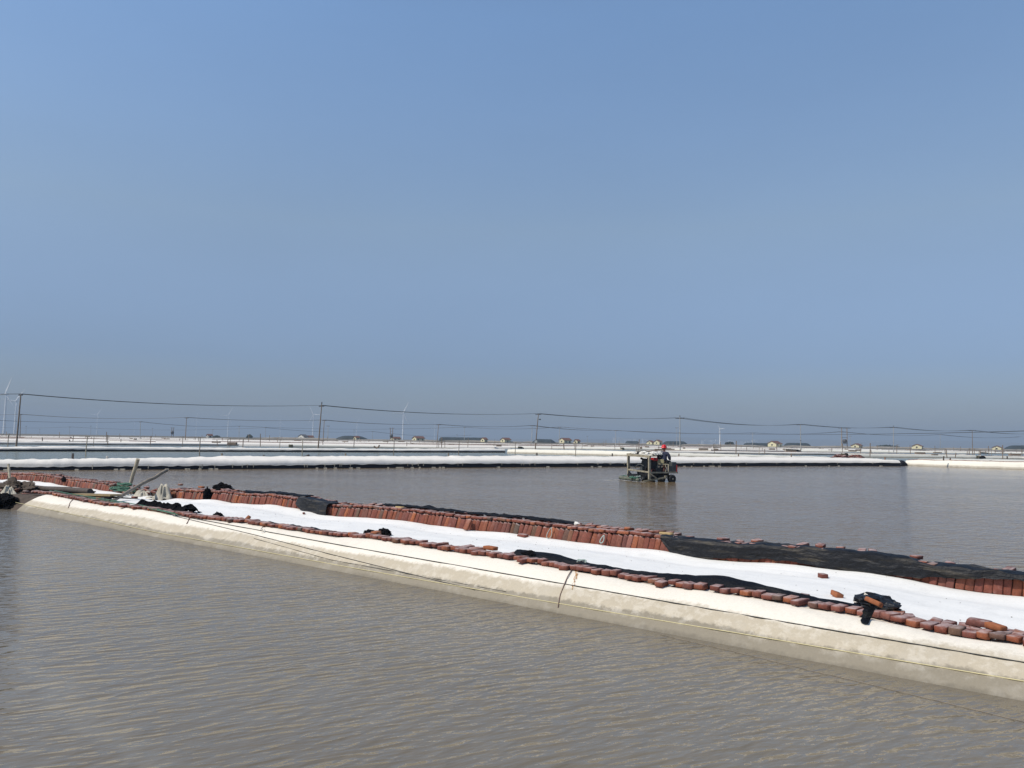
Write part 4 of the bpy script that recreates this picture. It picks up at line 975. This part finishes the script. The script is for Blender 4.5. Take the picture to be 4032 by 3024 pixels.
turbine(2507, 1711, 2506, 1744, 80, (90, 215, 330), 'tiny faint wind turbine among the pale towers above the machine', 36)
turbine(2835, 1689, 2833, 1758, 16, (125, 245, 5), 'small near wind turbine with a stout white mast right of the driver', 4.6)

# ------------------------------------------------------------------ houses, mounds, far town
def house(xl, xr, ytop, ybase, frac, label, Y=500, wall='wall_cream', roof='roof', gz=LAND_Z - .1):
    Wd = (xr - xl) / 3000 * Y; b = R(42); gw = max(2.5, frac * Wd / math.cos(b)); L = max(3., (1 - frac) * Wd / math.sin(b))
    corner = hit_y(xl + (xr - xl) * frac, ybase, Y); zt = hit_y((xl + xr) / 2, ytop, Y).z; hgt = max(2.6, zt - gz)
    corner.z = gz; e = hgt * .62
    gx = Vector((-math.cos(b), math.sin(b), 0)); lx = Vector((math.sin(b), math.cos(b), 0))
    root = empty('house', corner, label=label, cat='house')
    P = lambda g_, l_, z_: gx * g_ + lx * l_ + Vector((0, 0, z_))
    w = MB(); i = 0
    for l_ in (0, L):
        w.v += [P(0, l_, 0), P(gw, l_, 0), P(gw, l_, e), P(gw / 2, l_, hgt - .12), P(0, l_, e)]
    w.f += [[0, 1, 2, 3, 4], [5, 9, 8, 7, 6], [0, 4, 9, 5], [1, 6, 7, 2]]
    w.build('wall', M[wall], root)
    r_ = MB(); o = .35
    for s0, s1 in (((-o, e - .2), (gw / 2, hgt)), ((gw + o, e - .2), (gw / 2, hgt))):
        r_.v += [P(s0[0], -o, s0[1]), P(s1[0], -o, s1[1]), P(s1[0], L + o, s1[1]), P(s0[0], L + o, s0[1])]
        k = len(r_.v) - 4; r_.f.append([k, k + 1, k + 2, k + 3])
    ro = r_.build('roof', M[roof], root); ro.modifiers.new('thickness', 'SOLIDIFY').thickness = .18
    nw = max(1, int(L / 3))
    for k in range(nw):
        c = P(-.04, (k + .5) * L / nw, e * .5); m = Matrix((lx, -gx, Vector((0, 0, 1)))).transposed()
        if k == nw // 2: MB().box(c - Vector((0, 0, e * .12)), (1., .1, e * .7), m).build('door', M['opening'], root)
        else: MB().box(c, (1.1, .1, 1.), m).build('window', M['opening'], root)
    MB().box(P(gw / 2, -.04, e * .55), (.8, .1, .8), Matrix((gx, lx, Vector((0, 0, 1)))).transposed()).build('window', M['opening'], root)
    return root
house(1167, 1206, 1711, 1724, .75, 'long white house with dark roof left of the tall leaning pole', wall='wall_white', roof='roof_dark')
house(1196, 1228, 1715, 1725, .25, 'low red-roofed annex against the long white house', 505)
house(1391, 1412, 1716, 1728, .5, 'small cream house in front of the domed dark mound', 490)
house(1536, 1574, 1720, 1728, .35, 'low red-roofed hut beside the small transformer', 500)
house(1621, 1668, 1718, 1732, .38, 'cream house with red roof left of the long dark mound', 500)
house(1892, 1914, 1722, 1736, .7, 'cream gabled house at the right end of the long dark mound', 490)
house(1970, 2011, 1724, 1737, .42, 'cream house with red roof left of the lamp pole', 500)
house(2202, 2253, 1725, 1741, .38, 'larger cream house with long red roof left of the machine', 480)
house(2260, 2284, 1730, 1742, .55, 'small cream house close right of the larger one', 490)
house(2549, 2580, 1734, 1744, .6, 'left one of two cream gables above the machine', 520)
house(2577, 2605, 1732, 1744, .7, 'right one of two cream gables above the machine', 515)
house(3031, 3095, 1737, 1757, .40, 'yellow house with red roof and dark porch openings on the right', 440)
house(3360, 3410, 1747, 1760, .45, 'cream house with dark red roof right of the transformer frame', 470)
house(3603, 3640, 1748, 1763, .72, 'cream gabled house right of the middle concrete pole', 460)
house(3920, 3952, 1756, 1769, .7, 'small cream gabled house left of the right-edge mound', 470)
house(809, 831, 1717, 1721, .5, 'tiny white shed left of the lone white turbine', 520, wall='wall_white')

def mound(xl, xr, ytop, ybase, label, Y=560, flat=.75):
    a = hit_y(xl, ybase, Y); b = hit_y(xr, ybase, Y); c = (a + b) / 2; c.z = LAND_Z - .2; L = (b - a).length / 2; H = hit_y((xl + xr) / 2, ytop, Y).z - c.z
    rows = []
    for i in range(41):
        t = -1 + 2 * i / 40; hh = H * min(1, (1 - abs(t)) / (1 - flat) if flat < 1 else 1); hh = H * math.sin(math.pi / 2 * min(1, (1 - abs(t)) / max(.08, 1 - flat)))
        hh *= 1 + .05 * fb(t * 4, xl); wd = 8 * (hh / H) ** .5 + .3
        rows.append([(t * L, wd * math.cos(th), hh * math.sin(th) ** .8 if math.sin(th) > 0 else 0) for th in np.linspace(math.pi, 0, 11)])
    o = MB().grid(rows).build('salt_mound', M['mound'], None, True); o.location = c; tag(o, label, 'mound')
mound(1316, 1454, 1716, 1729, 'domed dark covered salt mound behind the small cream house', flat=.35)
mound(1728, 1904, 1722, 1735, 'long flat dark covered salt mound between two cream houses', flat=.93)
mound(2092, 2190, 1729, 1741, 'low dark covered mound behind the lamp pole', flat=.5)
mound(2462, 2516, 1736, 1743, 'small hazy green-dark mound above the machine', 800, flat=.7)
mound(2606, 2708, 1737, 1747, 'dark covered mound just right of the two cream gables', flat=.55)
mound(2932, 3034, 1744, 1752, 'low dark covered mound left of the yellow house', flat=.8)
mound(3092, 3186, 1744, 1754, 'low dark covered mound right of the yellow house', flat=.7)
mound(3962, 4120, 1754, 1770, 'big dark covered salt mound at the right edge', 500, flat=.55)
for i, (x0, x1, yt, yb, lab) in enumerate([(820, 836, 1711, 1719, 'dark rounded bush left of the lone white turbine'), (842, 864, 1716, 1721, 'second lower dark bush by the tiny white shed'), (972, 992, 1712, 1718, 'dark bush right of the lone white turbine'), (2854, 2890, 1740, 1752, 'hazy dark tree clump right of the small white mast'), (3450, 3540, 1752, 1761, 'dark low thicket behind the middle concrete pole')]):
    Y = 640; a = hit_y(x0, yb, Y); b = hit_y(x1, yb, Y); H = hit_y(x0, yt, Y).z - LAND_Z; g = MB(); rr = random.Random(i); L = (b - a).length
    for k in range(260):
        t = rr.random(); zz = rr.random(); r0 = Vector((L * t, rr.uniform(-1.5, 1.5), H * (.25 + .75 * math.sin(math.pi * t) ** .5) * zz)); s = rr.uniform(.3, .7)
        m = Euler((rr.uniform(0, 3), rr.uniform(0, 3), 0)).to_matrix(); g.poly([r0 + m @ Vector(v) * s for v in ((-1, -.6, 0), (1, -.6, 0), (.8, .8, .2), (-.7, .9, 0))])
    o = g.build('bush', M['bush']); o.location = (a.x, Y, LAND_Z); tag(o, lab, 'bush')
# pale spoil ridges on the land's edge
g = MB()
for i in range(34):
    x = random.uniform(1100, 4100); Y = random.uniform(470, 700); c = hit_y(x, 1740, Y); L = random.uniform(6, 30); H = random.uniform(.4, 1.3)
    rows = [[(c.x + t * L, Y + 3 * math.cos(th), LAND_Z - .1 + H * (1 - t * t) ** .5 * max(0, math.sin(th)) * (1 + .3 * fb(t * 3, i))) for th in np.linspace(math.pi, 0, 7)] for t in np.linspace(-1, 1, 13)]
    g.grid(rows)
M['spoil'] = simple('spoil', (.26, .23, .19), .95, .3, .15, bmp=0, kind='World')
tag(g.build('spoil_ridges', M['spoil'], None, True), 'low pale earth ridges along the land edge', 'earth', kind='stuff')
# hills and town far off
rows = []
for k, (Y, s) in enumerate(((5600, 0), (6300, .7), (7000, 1), (8200, .6), (9500, 0))):
    rows.append([(x, Y, 0 + s * max(0, 62 * min(1, max(0, (x + 1200) / 3200)) * (1 + .35 * fb(x * .0011, 2.)))) for x in np.linspace(-1500, 7800, 90)])
tag(MB().grid(rows).build('hills', M['land'], None, True), kind='structure')
rr = random.Random(3); GB = 'pale far-off town blocks'
tm = MB().box((0, 0, .5), (1, 1, 1)).mesh('town_block', M['far_building'])
def block(x, yt, Y, w, lab='pale tower block of the hazy town on the right horizon', zb_=1., group=GB):
    p = hit_y(x, yt, Y); o = bpy.data.objects.new('town_block', tm); COL.objects.link(o)
    o.location = (p.x, Y, zb_); o.scale = (w, 22, max(4, p.z - zb_)); tag(o, lab, 'building', group)
for x, yt, w in ((2422, 1722, 22), (2430, 1724, 16), (2440, 1721, 8), (2448, 1725, 18), (2457, 1727, 18), (2475, 1729, 30), (2500, 1728, 14), (2536, 1728, 20), (2545, 1731, 22)): block(x, yt, 4300, w)
x = 2768
while x < 2990:
    block(x, rr.uniform(1731, 1742), 4700, rr.uniform(9, 22)); x += rr.uniform(5, 11)
for x in list(range(3330, 3470, 24)) + list(range(3560, 4030, 31)):
    xx = x + rr.uniform(-9, 9); p = hit_y(xx, 1752 - (14 if x < 3480 else 8) + rr.uniform(-3, 3), 6500)
    if p.z > 8:
        o = bpy.data.objects.new('hillside_building', tm); COL.objects.link(o); o.location = (p.x, 6350, max(2, p.z - 22)); o.scale = (rr.uniform(16, 52), 30, 20); tag(o, 'white hillside building, one of a faint scatter on the right', 'building', 'white buildings on the hazy hillside')

# ------------------------------------------------------------------ machine in the pond
MO = hit_z(2400 + 1100 / 6.9125, 1720 + 1232 / 6.9125)
Hd = Vector((math.cos(R(24)), math.sin(R(24)), 0)); Wd = Vector((-math.sin(R(24)), math.cos(R(24)), 0)); Cc = Vector((-.03, 0, 0))
def mp(a, b, z): return Cc + Hd * a + Wd * b + Vector((0, 0, z))
FR = simple('frame_paint', (.30, .265, .19), .7, .35, 6, bmp=.2); DK = simple('greasy_iron', (.018, .018, .02), .5, .4, 12, metal=.3)
GY = simple('grey_sheet_metal', (.06, .065, .065), .6, .3, 5); RD = simple('red_paint', (.35, .02, .02), .5, .2, 5); RB = simple('tyre_rubber', (.014, .014, .015), .7, .2, 20)
BG = simple('seat_paint', (.27, .245, .14), .6, .12, 6); RBRN = simple('rusty_red', (.12, .035, .03), .8, .3, 8)
mach = empty('pond_machine', MO, label='ramshackle motor rake machine driving in the middle pond', cat='machine')
RM = Matrix((Hd, Wd, Vector((0, 0, 1)))).transposed()
def part(mb, name, m, parent=mach, smooth=False): return mb.build(name, m, parent, smooth)
for nm, a, b in (('post', 0, 0), ('post', 0, 2.1)): part(MB().beam(mp(a, b, .15), mp(a, b, 1.40), .11 if b == 0 else .09, .11, Hd), nm, FR)
part(MB().beam(mp(1.3, 2.1, .5), mp(1.3, 2.1, 1.36), .06, .06, Hd), 'post', RBRN)
part(MB().beam(mp(.08, 2.12, .3), mp(.08, 2.12, 1.34), .05, .05, Hd), 'post', RBRN)
part(MB().beam(mp(0, -.08, 1.36), mp(0, 2.2, 1.45), .10, .13), 'top_rail', FR)
part(MB().beam(mp(0, 0, 1.40), mp(.55, .1, 1.44), .05, .05), 'top_rail', FR)
part(MB().beam(mp(0, 2.1, 1.46), mp(1.4, 2.1, 1.52), .05, .05), 'top_rail', FR)
part(MB().beam(mp(.55, .1, 1.44), mp(1.3, 2.1, 1.5), .05, .05), 'top_rail', FR)
part(MB().beam(mp(0, -.02, .53), mp(0, 2.1, .60), .08, .08), 'deck_rail', FR)
part(MB().beam(mp(0, 0, .51), mp(1.85, 0, .51), .06, .08), 'deck_rail', FR)
part(MB().beam(mp(0, 2.1, .55), mp(1.85, 2.1, .55), .06, .08), 'deck_rail', RBRN)
part(MB().beam(mp(1.85, 0, .51), mp(1.85, 2.1, .53), .06, .08), 'deck_rail', RBRN)
part(MB().box(mp(1.15, 1.0, .50), (1.35, 1.9, .04), RM), 'deck_plate', GY)
part(MB().beam(mp(0, -.05, .47), mp(.38, -.1, .22), .06, .05), 'brace', FR)
part(MB().beam(mp(0, 2.1, .50), mp(.3, 2.0, .22), .06, .06), 'brace', DK)
part(MB().beam(mp(0, 1.1, .52), mp(.0, 1.1, .12), .09, .09, Hd), 'strut', DK)
# engine block with its pieces
eng = part(MB().box(mp(.72, .85, .80), (.42, .40, .56), RM).box(mp(.78, .80, 1.10), (.24, .26, .16), RM).box(mp(1.0, .70, .66), (.7, .35, .2), RM), 'engine', DK)
part(MB().box(mp(.80, .70, 1.22), (.26, .3, .18), RM), 'fuel_tank', RD, eng)
def disc(c, axis, r, w, n=18):
    axis = axis.normalized(); return [c - axis * w / 2, c + axis * w / 2]
c = mp(.42, 1.05, .95); part(MB().tube(disc(c, Hd, .3, .09), .31, 18), 'flywheel', DK, eng)
c = mp(.30, 1.05, 1.16); part(MB().tube([c, c + Vector((0, 0, .05)), c + Vector((-.15, 0, .1))], .06, 8), 'exhaust', DK, eng)
part(MB().box(mp(.35, 1.2, .68), (.2, .25, .22), RM), 'battery_box', GY, eng)
part(MB().box(mp(1.05, 1.15, .98), (.35, .3, .3), RM), 'gearbox', DK, eng)
for k in range(3): part(MB().tube([mp(1.05 + .05 * k, .45, .62), mp(1.1 + .1 * k, .4, .95), mp(1.2 + .12 * k, .42, 1.12 + .05 * k)], .014, 5), 'lever', DK)
part(MB().tube([mp(0, 1.95, .78), mp(.05, 1.6, .76), mp(.1, 1.5, .66)], .02, 6), 'hose', GY)
part(MB().tube([mp(.1, 1.55, .74), mp(.15, 1.35, .90), mp(.2, 1.15, .92), mp(.3, 1.0, .84)], .024, 6), 'hose', GY)
# rack load: bags and boards (things resting on the rack)
for i, (a, b, s, lab) in enumerate(((.2, 1.75, (.19, .16, .14), 'left white sack on the machine roof frame'), (.15, .75, (.34, .2, .17), 'long white sack in the middle of the machine roof frame'), (.75, .7, (.28, .24, .16), 'rumpled whitish sack behind on the machine roof frame'), (1.15, .65, (.2, .2, .15), 'small pale sack at the front of the machine roof frame'))):
    heap('sack', M['white_rag'], lab, 'sack', MO + mp(a, b, 1.46), s, 70 + i * 5, .35, 3, R(125))
heap('dark_rag', M['tarp_clean'], 'dark rag between the white sacks on the machine roof frame', 'rag', MO + mp(.2, 1.3, 1.48), (.17, .12, .13), 77, .35, 3, R(125))
rod('bamboo_pole', M['wood_grey'], 'grey bamboo pole lying over the sacks on the machine', 'pole', [MO + mp(0, 2.0, 1.50), MO + mp(.5, 1.5, 1.70), MO + mp(1.35, 1.2, 1.66)], .018, .02, 6)
rod('bamboo_pole', M['wood_pale'], 'second pale pole lying lower over the sacks on the machine', 'pole', [MO + mp(.2, 1.7, 1.66), MO + mp(1.5, .9, 1.60)], .016, .02, 6)
# seat
F = Vector((math.cos(R(57)), math.sin(R(57)), 0)); Sd = Vector((F.y, -F.x, 0)); PS = mp(1.30, .55, 0)
SM = Matrix((F, Sd, Vector((0, 0, 1)))).transposed()
sp = lambda f, s, z: PS + F * f + Sd * s + Vector((0, 0, z))
seat = part(MB().box(sp(0, 0, .965), (.42, .44, .05), SM), 'seat', BG)
part(MB().box(sp(-.27, -.06, 1.12), (.035, .40, .22), SM), 'seat_back', BG)
for f, s in ((-.24, -.24), (-.24, .22), (.2, -.24), (.2, .22)): part(MB().beam(sp(f, s, .52), sp(f, s, .95), .04, .04, F), 'seat_leg', FR)
part(MB().beam(sp(-.26, -.26, .97), sp(-.26, .40, .95), .04, .04), 'seat_rail', FR)
part(MB().beam(sp(-.26, .40, .52), sp(-.26, .40, .97), .05, .05, F), 'seat_leg', FR)
part(MB().box(mp(1.45, .15, .70), (.2, .2, .34), RM), 'tool_box', GY)
# front panel bin
part(MB().box(mp(1.66, .20, .82), (.28, .34, .52), RM), 'front_box', GY)
part(MB().box(mp(1.82, .02, .72), (.04, .06, .42), RM), 'corner_marker', RD)
part(MB().tube([mp(1.70, .6, .55), mp(1.75, .62, 1.1), mp(1.55, .62, 1.22)], .02, 6), 'steering_column', DK)
for k in range(14):                                  # pipes, belts and brackets cluttering the deck
    rk = random.Random(200 + k); a_, b_ = rk.uniform(.45, 1.6), rk.uniform(.25, 1.7); part(MB().tube([mp(a_, b_, .53), mp(a_ + rk.uniform(-.1, .1), b_, rk.uniform(.65, .95)), mp(a_ + rk.uniform(-.3, .3), b_ + rk.uniform(-.2, .2), rk.uniform(.6, 1.0))], rk.uniform(.02, .055), 6), 'pipe', DK if k % 3 else RBRN)
for k in range(6): part(MB().box(mp(random.uniform(.6, 1.6), random.uniform(.2, .9), random.uniform(.58, .72)), (random.uniform(.12, .3), .16, random.uniform(.08, .2)), RM), 'casing', DK)
# wheels
def wheel(a, b, r=.225, w=.24):
    c = mp(a, b, r - .06); t = MB(); ax = Wd; prof = []
    pts = []
    n = 20; rows = []
    for j in range(n + 1):
        th = 2 * math.pi * j / n; d = Hd * math.cos(th) + Vector((0, 0, math.sin(th))); lug = 1.0 + (.05 if j % 2 else 0)
        rows.append([c + ax * o_ * w + d * rr_ * r * (lug if k_ in (2, 3) else 1) for k_, (o_, rr_) in enumerate(((-.42, .55), (-.5, .85), (-.35, 1), (.35, 1), (.5, .85), (.42, .55)))])
    root = empty('wheel', c); root.parent = mach
    for rr_ in rows:
        for v in rr_: v -= c
    MB().grid(rows).build('tyre', RB, root, True)
    MB().tube([-ax * w * .38, ax * w * .38], r * .56, 14).build('rim', DK, root)
    MB().tube([-ax * w * .52, ax * w * .52], r * .22, 10).build('hub', FR, root)
for a, b in ((1.50, .05), (1.50, 2.0), (.95, .25), (.95, 1.85)): wheel(a, b)
part(MB().box(mp(.95, 1.05, .34), (1.1, 1.5, .26), RM), 'chassis', DK)
part(MB().beam(mp(1.5, 0, .2), mp(1.5, 2., .2), .08, .08), 'axle', DK)
part(MB().beam(mp(.95, .2, .2), mp(.95, 1.9, .2), .08, .08), 'axle', DK)
part(MB().beam(mp(-.1, 2.0, .30), mp(.7, .6, .34), .12, .12), 'drive_shaft', DK)
part(MB().beam(mp(-.1, 1.8, .16), mp(.4, .2, .30), .08, .08), 'linkage', DK)
part(MB().tube([mp(-.32, 2.45, .13), mp(-.33, 1.6, .11), mp(-.32, .45, .09)], [.10, .10, .08], 10), 'float_log', simple('mossy_log', (.11, .12, .09), .9, .4, 8), smooth=True)
part(MB().tube([mp(-.32, 2.4, .19), mp(-.1, 2.35, .24), mp(0, 2.1, .22)], .03, 6), 'hose', M['green_rope'])
part(MB().beam(mp(-.30, .15, .02), mp(1.0, -.12, .26), .10, .08), 'rake_beam', simple('slimy_wood', (.22, .20, .14), .8, .35, 8))
part(MB().box(mp(.98, -.12, .28), (.14, .12, .14), RM), 'rake_block', FR)
for k in range(9): part(MB().beam(mp(-.36, .3 + k * .25, .12), mp(-.42, .3 + k * .25, -.15), .03, .02), 'rake_tine', DK)
for i, (a, b, s) in enumerate(((-.38, 1.05, (.17, .1, .10)), (-.36, .80, (.16, .1, .08)), (-.2, 1.5, (.12, .1, .07)))):
    heap('net', M['green_rope'], 'dark green net bundle snagged on the machine rake, %s' % ('left lump', 'middle lump', 'small far lump')[(1, 2, 0)[i]], 'net', MO + mp(a, b, .15), s, 90 + i, .5, 3)
heap('plastic_canister', M['pale_rope'], 'pale plastic canister on the machine rake frame', 'canister', MO + mp(.05, 1.1, .22), (.14, .08, .08), 95, .1, 3)
for b_, z_ in ((1.9, .2), (1.3, .2), (.8, .16)): part(MB().box(mp(.15, b_, z_), (.12, .14, .10), RM), 'bracket', GY)
# foam and wake
fm = simple('foam', (.62, .60, .56), .8, .1, 20)
g = MB(); rr = random.Random(8)
for i in range(70):
    c = mp(-.5 + rr.uniform(-.15, .05), rr.uniform(-.3, 2.9), .006); s = rr.uniform(.02, .08)
    g.poly([c + Vector((math.cos(t) * s * 1.8, math.sin(t) * s, .004)) for t in np.linspace(0, 5.3, 6)])
for i in range(20):
    c = Vector((rr.uniform(-2.4, -1.6), rr.uniform(.6, 1.8), .006)); s = rr.uniform(.02, .06)
    g.poly([c + Vector((math.cos(t) * s * 2.5, math.sin(t) * s, .004)) for t in np.linspace(0, 5.3, 6)])
o = g.build('foam', fm); o.location = MO; tag(o, 'white foam flecks trailing the machine rake', 'foam', kind='stuff')

# ------------------------------------------------------------------ driver
def skin_obj(name, joints, edges, mat, parent, sub=2, root=0):
    keys = list(joints); me = bpy.data.meshes.new(name)
    me.from_pydata([tuple(joints[k][0]) for k in keys], [(keys.index(a), keys.index(b)) for a, b in edges], []); me.materials.append(mat)
    o = bpy.data.objects.new(name, me); COL.objects.link(o); o.parent = parent
    md = o.modifiers.new('skin', 'SKIN'); md.use_smooth_shade = True
    lay = me.skin_vertices[0].data if me.skin_vertices else None
    if lay is None:
        bpy.context.view_layer.objects.active = o; bpy.ops.mesh.customdata_skin_add(); lay = me.skin_vertices[0].data
    for i, k in enumerate(keys):
        r_ = joints[k][1]; lay[i].radius = r_ if isinstance(r_, tuple) else (r_, r_)
        lay[i].use_root = (i == root)
    s = o.modifiers.new('smooth', 'SUBSURF'); s.levels = sub; s.render_levels = sub
    return o
SKIN = simple('skin', (.32, .17, .11), .6, .1, 8); JK = simple('navy_jacket', (.022, .026, .055), .85, .3, 8, bmp=.4); TR = simple('black_trousers', (.010, .010, .014), .85, .25, 8)
HEL = simple('red_helmet', (.62, .012, .015), .35, .05, 5, bmp=0); HR = simple('black_hair', (.012, .010, .010), .8, .2, 30); BT = simple('boots', (.02, .02, .02), .6, .2, 9)
per = empty('person', MO + PS + Vector((0, 0, 1.0)), label='person in navy jacket and red helmet seated on the machine, back to the camera', cat='person')
Z = Vector((0, 0, 1))
q = lambda f, s, z: F * f + Sd * s + Z * z
J = {'pelvis': (q(0, 0, .12), .125), 'waist': (q(.02, 0, .28), .115), 'chest': (q(.05, 0, .46), (.13, .12)), 'upper': (q(.06, 0, .56), .11), 'neck': (q(.08, 0, .64), .052), 'head0': (q(.10, 0, .72), .072), 'head1': (q(.105, 0, .80), .088), 'head2': (q(.10, 0, .87), .072)}
E = [('pelvis', 'waist'), ('waist', 'chest'), ('chest', 'upper'), ('upper', 'neck'), ('neck', 'head0'), ('head0', 'head1'), ('head1', 'head2')]
for s, n_ in ((-1, 'l'), (1, 'r')):
    J.update({n_ + 'sh': (q(.06, s * .19, .55), .062), n_ + 'el': (q(.10, s * .30, .28), .045), n_ + 'wr': (q(.34, s * .20, .20), .030), n_ + 'pa': (q(.42, s * .18, .20), .034),
              n_ + 'hip': (q(.04, s * .10, .09), .088), n_ + 'kn': (q(.46, s * .16, .08), .062), n_ + 'an': (q(.50, s * .17, -.34), .042), n_ + 'he': (q(.50, s * .17, -.40), .042), n_ + 'to': (q(.68, s * .18, -.42), .034)})
    E += [('upper', n_ + 'sh'), (n_ + 'sh', n_ + 'el'), (n_ + 'el', n_ + 'wr'), (n_ + 'wr', n_ + 'pa'), ('pelvis', n_ + 'hip'), (n_ + 'hip', n_ + 'kn'), (n_ + 'kn', n_ + 'an'), (n_ + 'an', n_ + 'he'), (n_ + 'he', n_ + 'to')]
    for k, (ds, l_) in enumerate(((-.028, .045), (-.009, .055), (.010, .052), (.028, .042))):
        J[n_ + 'f%d' % k] = (q(.455, s * .18 + ds, .195), .010); J[n_ + 'g%d' % k] = (q(.455 + l_ * .6, s * .18 + ds, .185), .009); J[n_ + 'h%d' % k] = (q(.455 + l_ * .7, s * .18 + ds, .150), .008)
        E += [(n_ + 'pa', n_ + 'f%d' % k), (n_ + 'f%d' % k, n_ + 'g%d' % k), (n_ + 'g%d' % k, n_ + 'h%d' % k)]
    J[n_ + 't0'] = (q(.40, s * .18 - s * .035, .20), .011); J[n_ + 't1'] = (q(.43, s * .18 - s * .055, .19), .009); E += [(n_ + 'wr', n_ + 't0'), (n_ + 't0', n_ + 't1')]
per.scale = (1.12, 1.12, 1.04)
body = skin_obj('body', J, E, SKIN, per)
jk = {k: (v[0], v[1]) for k, v in J.items() if k in ('pelvis', 'waist', 'chest', 'upper')}
JJ = {'hem': (q(0, 0, .06), (.20, .17)), 'waist': (q(.01, 0, .26), (.195, .16)), 'chest': (q(.04, 0, .44), (.20, .16)), 'upper': (q(.055, 0, .55), (.14, .12)), 'collar': (q(.07, 0, .645), .075)}
EE = [('hem', 'waist'), ('waist', 'chest'), ('chest', 'upper'), ('upper', 'collar')]
for s, n_ in ((-1, 'l'), (1, 'r')):
    JJ.update({n_ + 'sh': (q(.05, s * .21, .53), .095), n_ + 'ua': (q(.055, s * .27, .40), .092), n_ + 'el': (q(.06, s * .30, .27), .085), n_ + 'cf': (q(.32, s * .21, .205), .046)})
    EE += [('upper', n_ + 'sh'), (n_ + 'sh', n_ + 'ua'), (n_ + 'ua', n_ + 'el'), (n_ + 'el', n_ + 'cf')]
skin_obj('jacket', JJ, EE, JK, per)
TT = {'hips': (q(.0, 0, .10), (.155, .14))}; TE = []
for s, n_ in ((-1, 'l'), (1, 'r')):
    TT.update({n_ + 'hp': (q(.08, s * .10, .09), .105), n_ + 'kn': (q(.47, s * .16, .085), .080), n_ + 'sn': (q(.50, s * .17, -.15), .066), n_ + 'cf': (q(.50, s * .17, -.33), .058)})
    TE += [('hips', n_ + 'hp'), (n_ + 'hp', n_ + 'kn'), (n_ + 'kn', n_ + 'sn'), (n_ + 'sn', n_ + 'cf')]
skin_obj('trousers', TT, TE, TR, per)
for s in (-1, 1):
    skin_obj('boot', {'a': (q(.50, s * .17, -.30), .058), 'b': (q(.50, s * .17, -.42), .056), 'c': (q(.62, s * .175, -.43), .05), 'd': (q(.71, s * .18, -.435), .04)}, [('a', 'b'), ('b', 'c'), ('c', 'd')], BT, per)
hc = q(.10, 0, .845)
skin_obj('hair', {'a': (q(.065, 0, .74), .078), 'b': (q(.075, 0, .84), .088)}, [('a', 'b')], HR, per)
g = MB().lathe([(.165, -.028), (.135, -.012), (.132, .03), (.120, .075), (.085, .115), (.04, .135), (.001, .14)], (0, 0, 0), 20)
for v in g.v:
    if v.z < -.02: v.x *= 1.0; v.y = v.y
hl = g.build('helmet', HEL, per, True); hl.location = hc + Vector((0, 0, .005)); hl.rotation_euler = (0, 0, R(57)); hl.scale = (1.12, .98, 1.08); hl.modifiers.new('thickness', 'SOLIDIFY').thickness = .006
g = MB().beam((-.13, 0, .02), (-.02, 0, .14), .02, .012).beam((-.02, 0, .14), (.1, 0, .07), .02, .012); g.build('ridge', HEL, hl)
# face: nose, eyes, mouth, ears as part of the head
for s in (-1, 1):
    heap('ear', SKIN, None, None, q(.10, s * .085, .77), (.018, .01, .035), 99, .1, 1, parent=per)
    heap('eye', M['white_rag'], None, None, q(.182, s * .033, .79), (.012, .012, .012), 98, .0, 1, parent=per)
heap('nose', SKIN, None, None, q(.195, 0, .755), (.018, .014, .025), 97, .0, 1, parent=per)
heap('mouth', RBRN, None, None, q(.175, 0, .715), (.012, .025, .007), 96, .0, 1, parent=per)

# ------------------------------------------------------------------ haze
hz = MB().box((0, 0, 0), (24400, 12400, 145 + 1.8)); ho = hz.build('haze', None)
ho.location = (0, 12400 / 2 - 300, (145 - 1.8) / 2)
hm = bpy.data.materials.new('haze'); hm.use_nodes = True; t = hm.node_tree; t.nodes.clear()
o_ = t.nodes.new('ShaderNodeOutputMaterial'); v = t.nodes.new('ShaderNodeVolumePrincipled'); v.inputs['Color'].default_value = (.52, .635, .765, 1); v.inputs['Density'].default_value = 3.3e-4; v.inputs['Anisotropy'].default_value = 0.0
t.links.new(v.outputs[0], o_.inputs['Volume']); ho.data.materials.append(hm); tag(ho, 'pale blue haze filling the air', 'haze', kind='stuff')
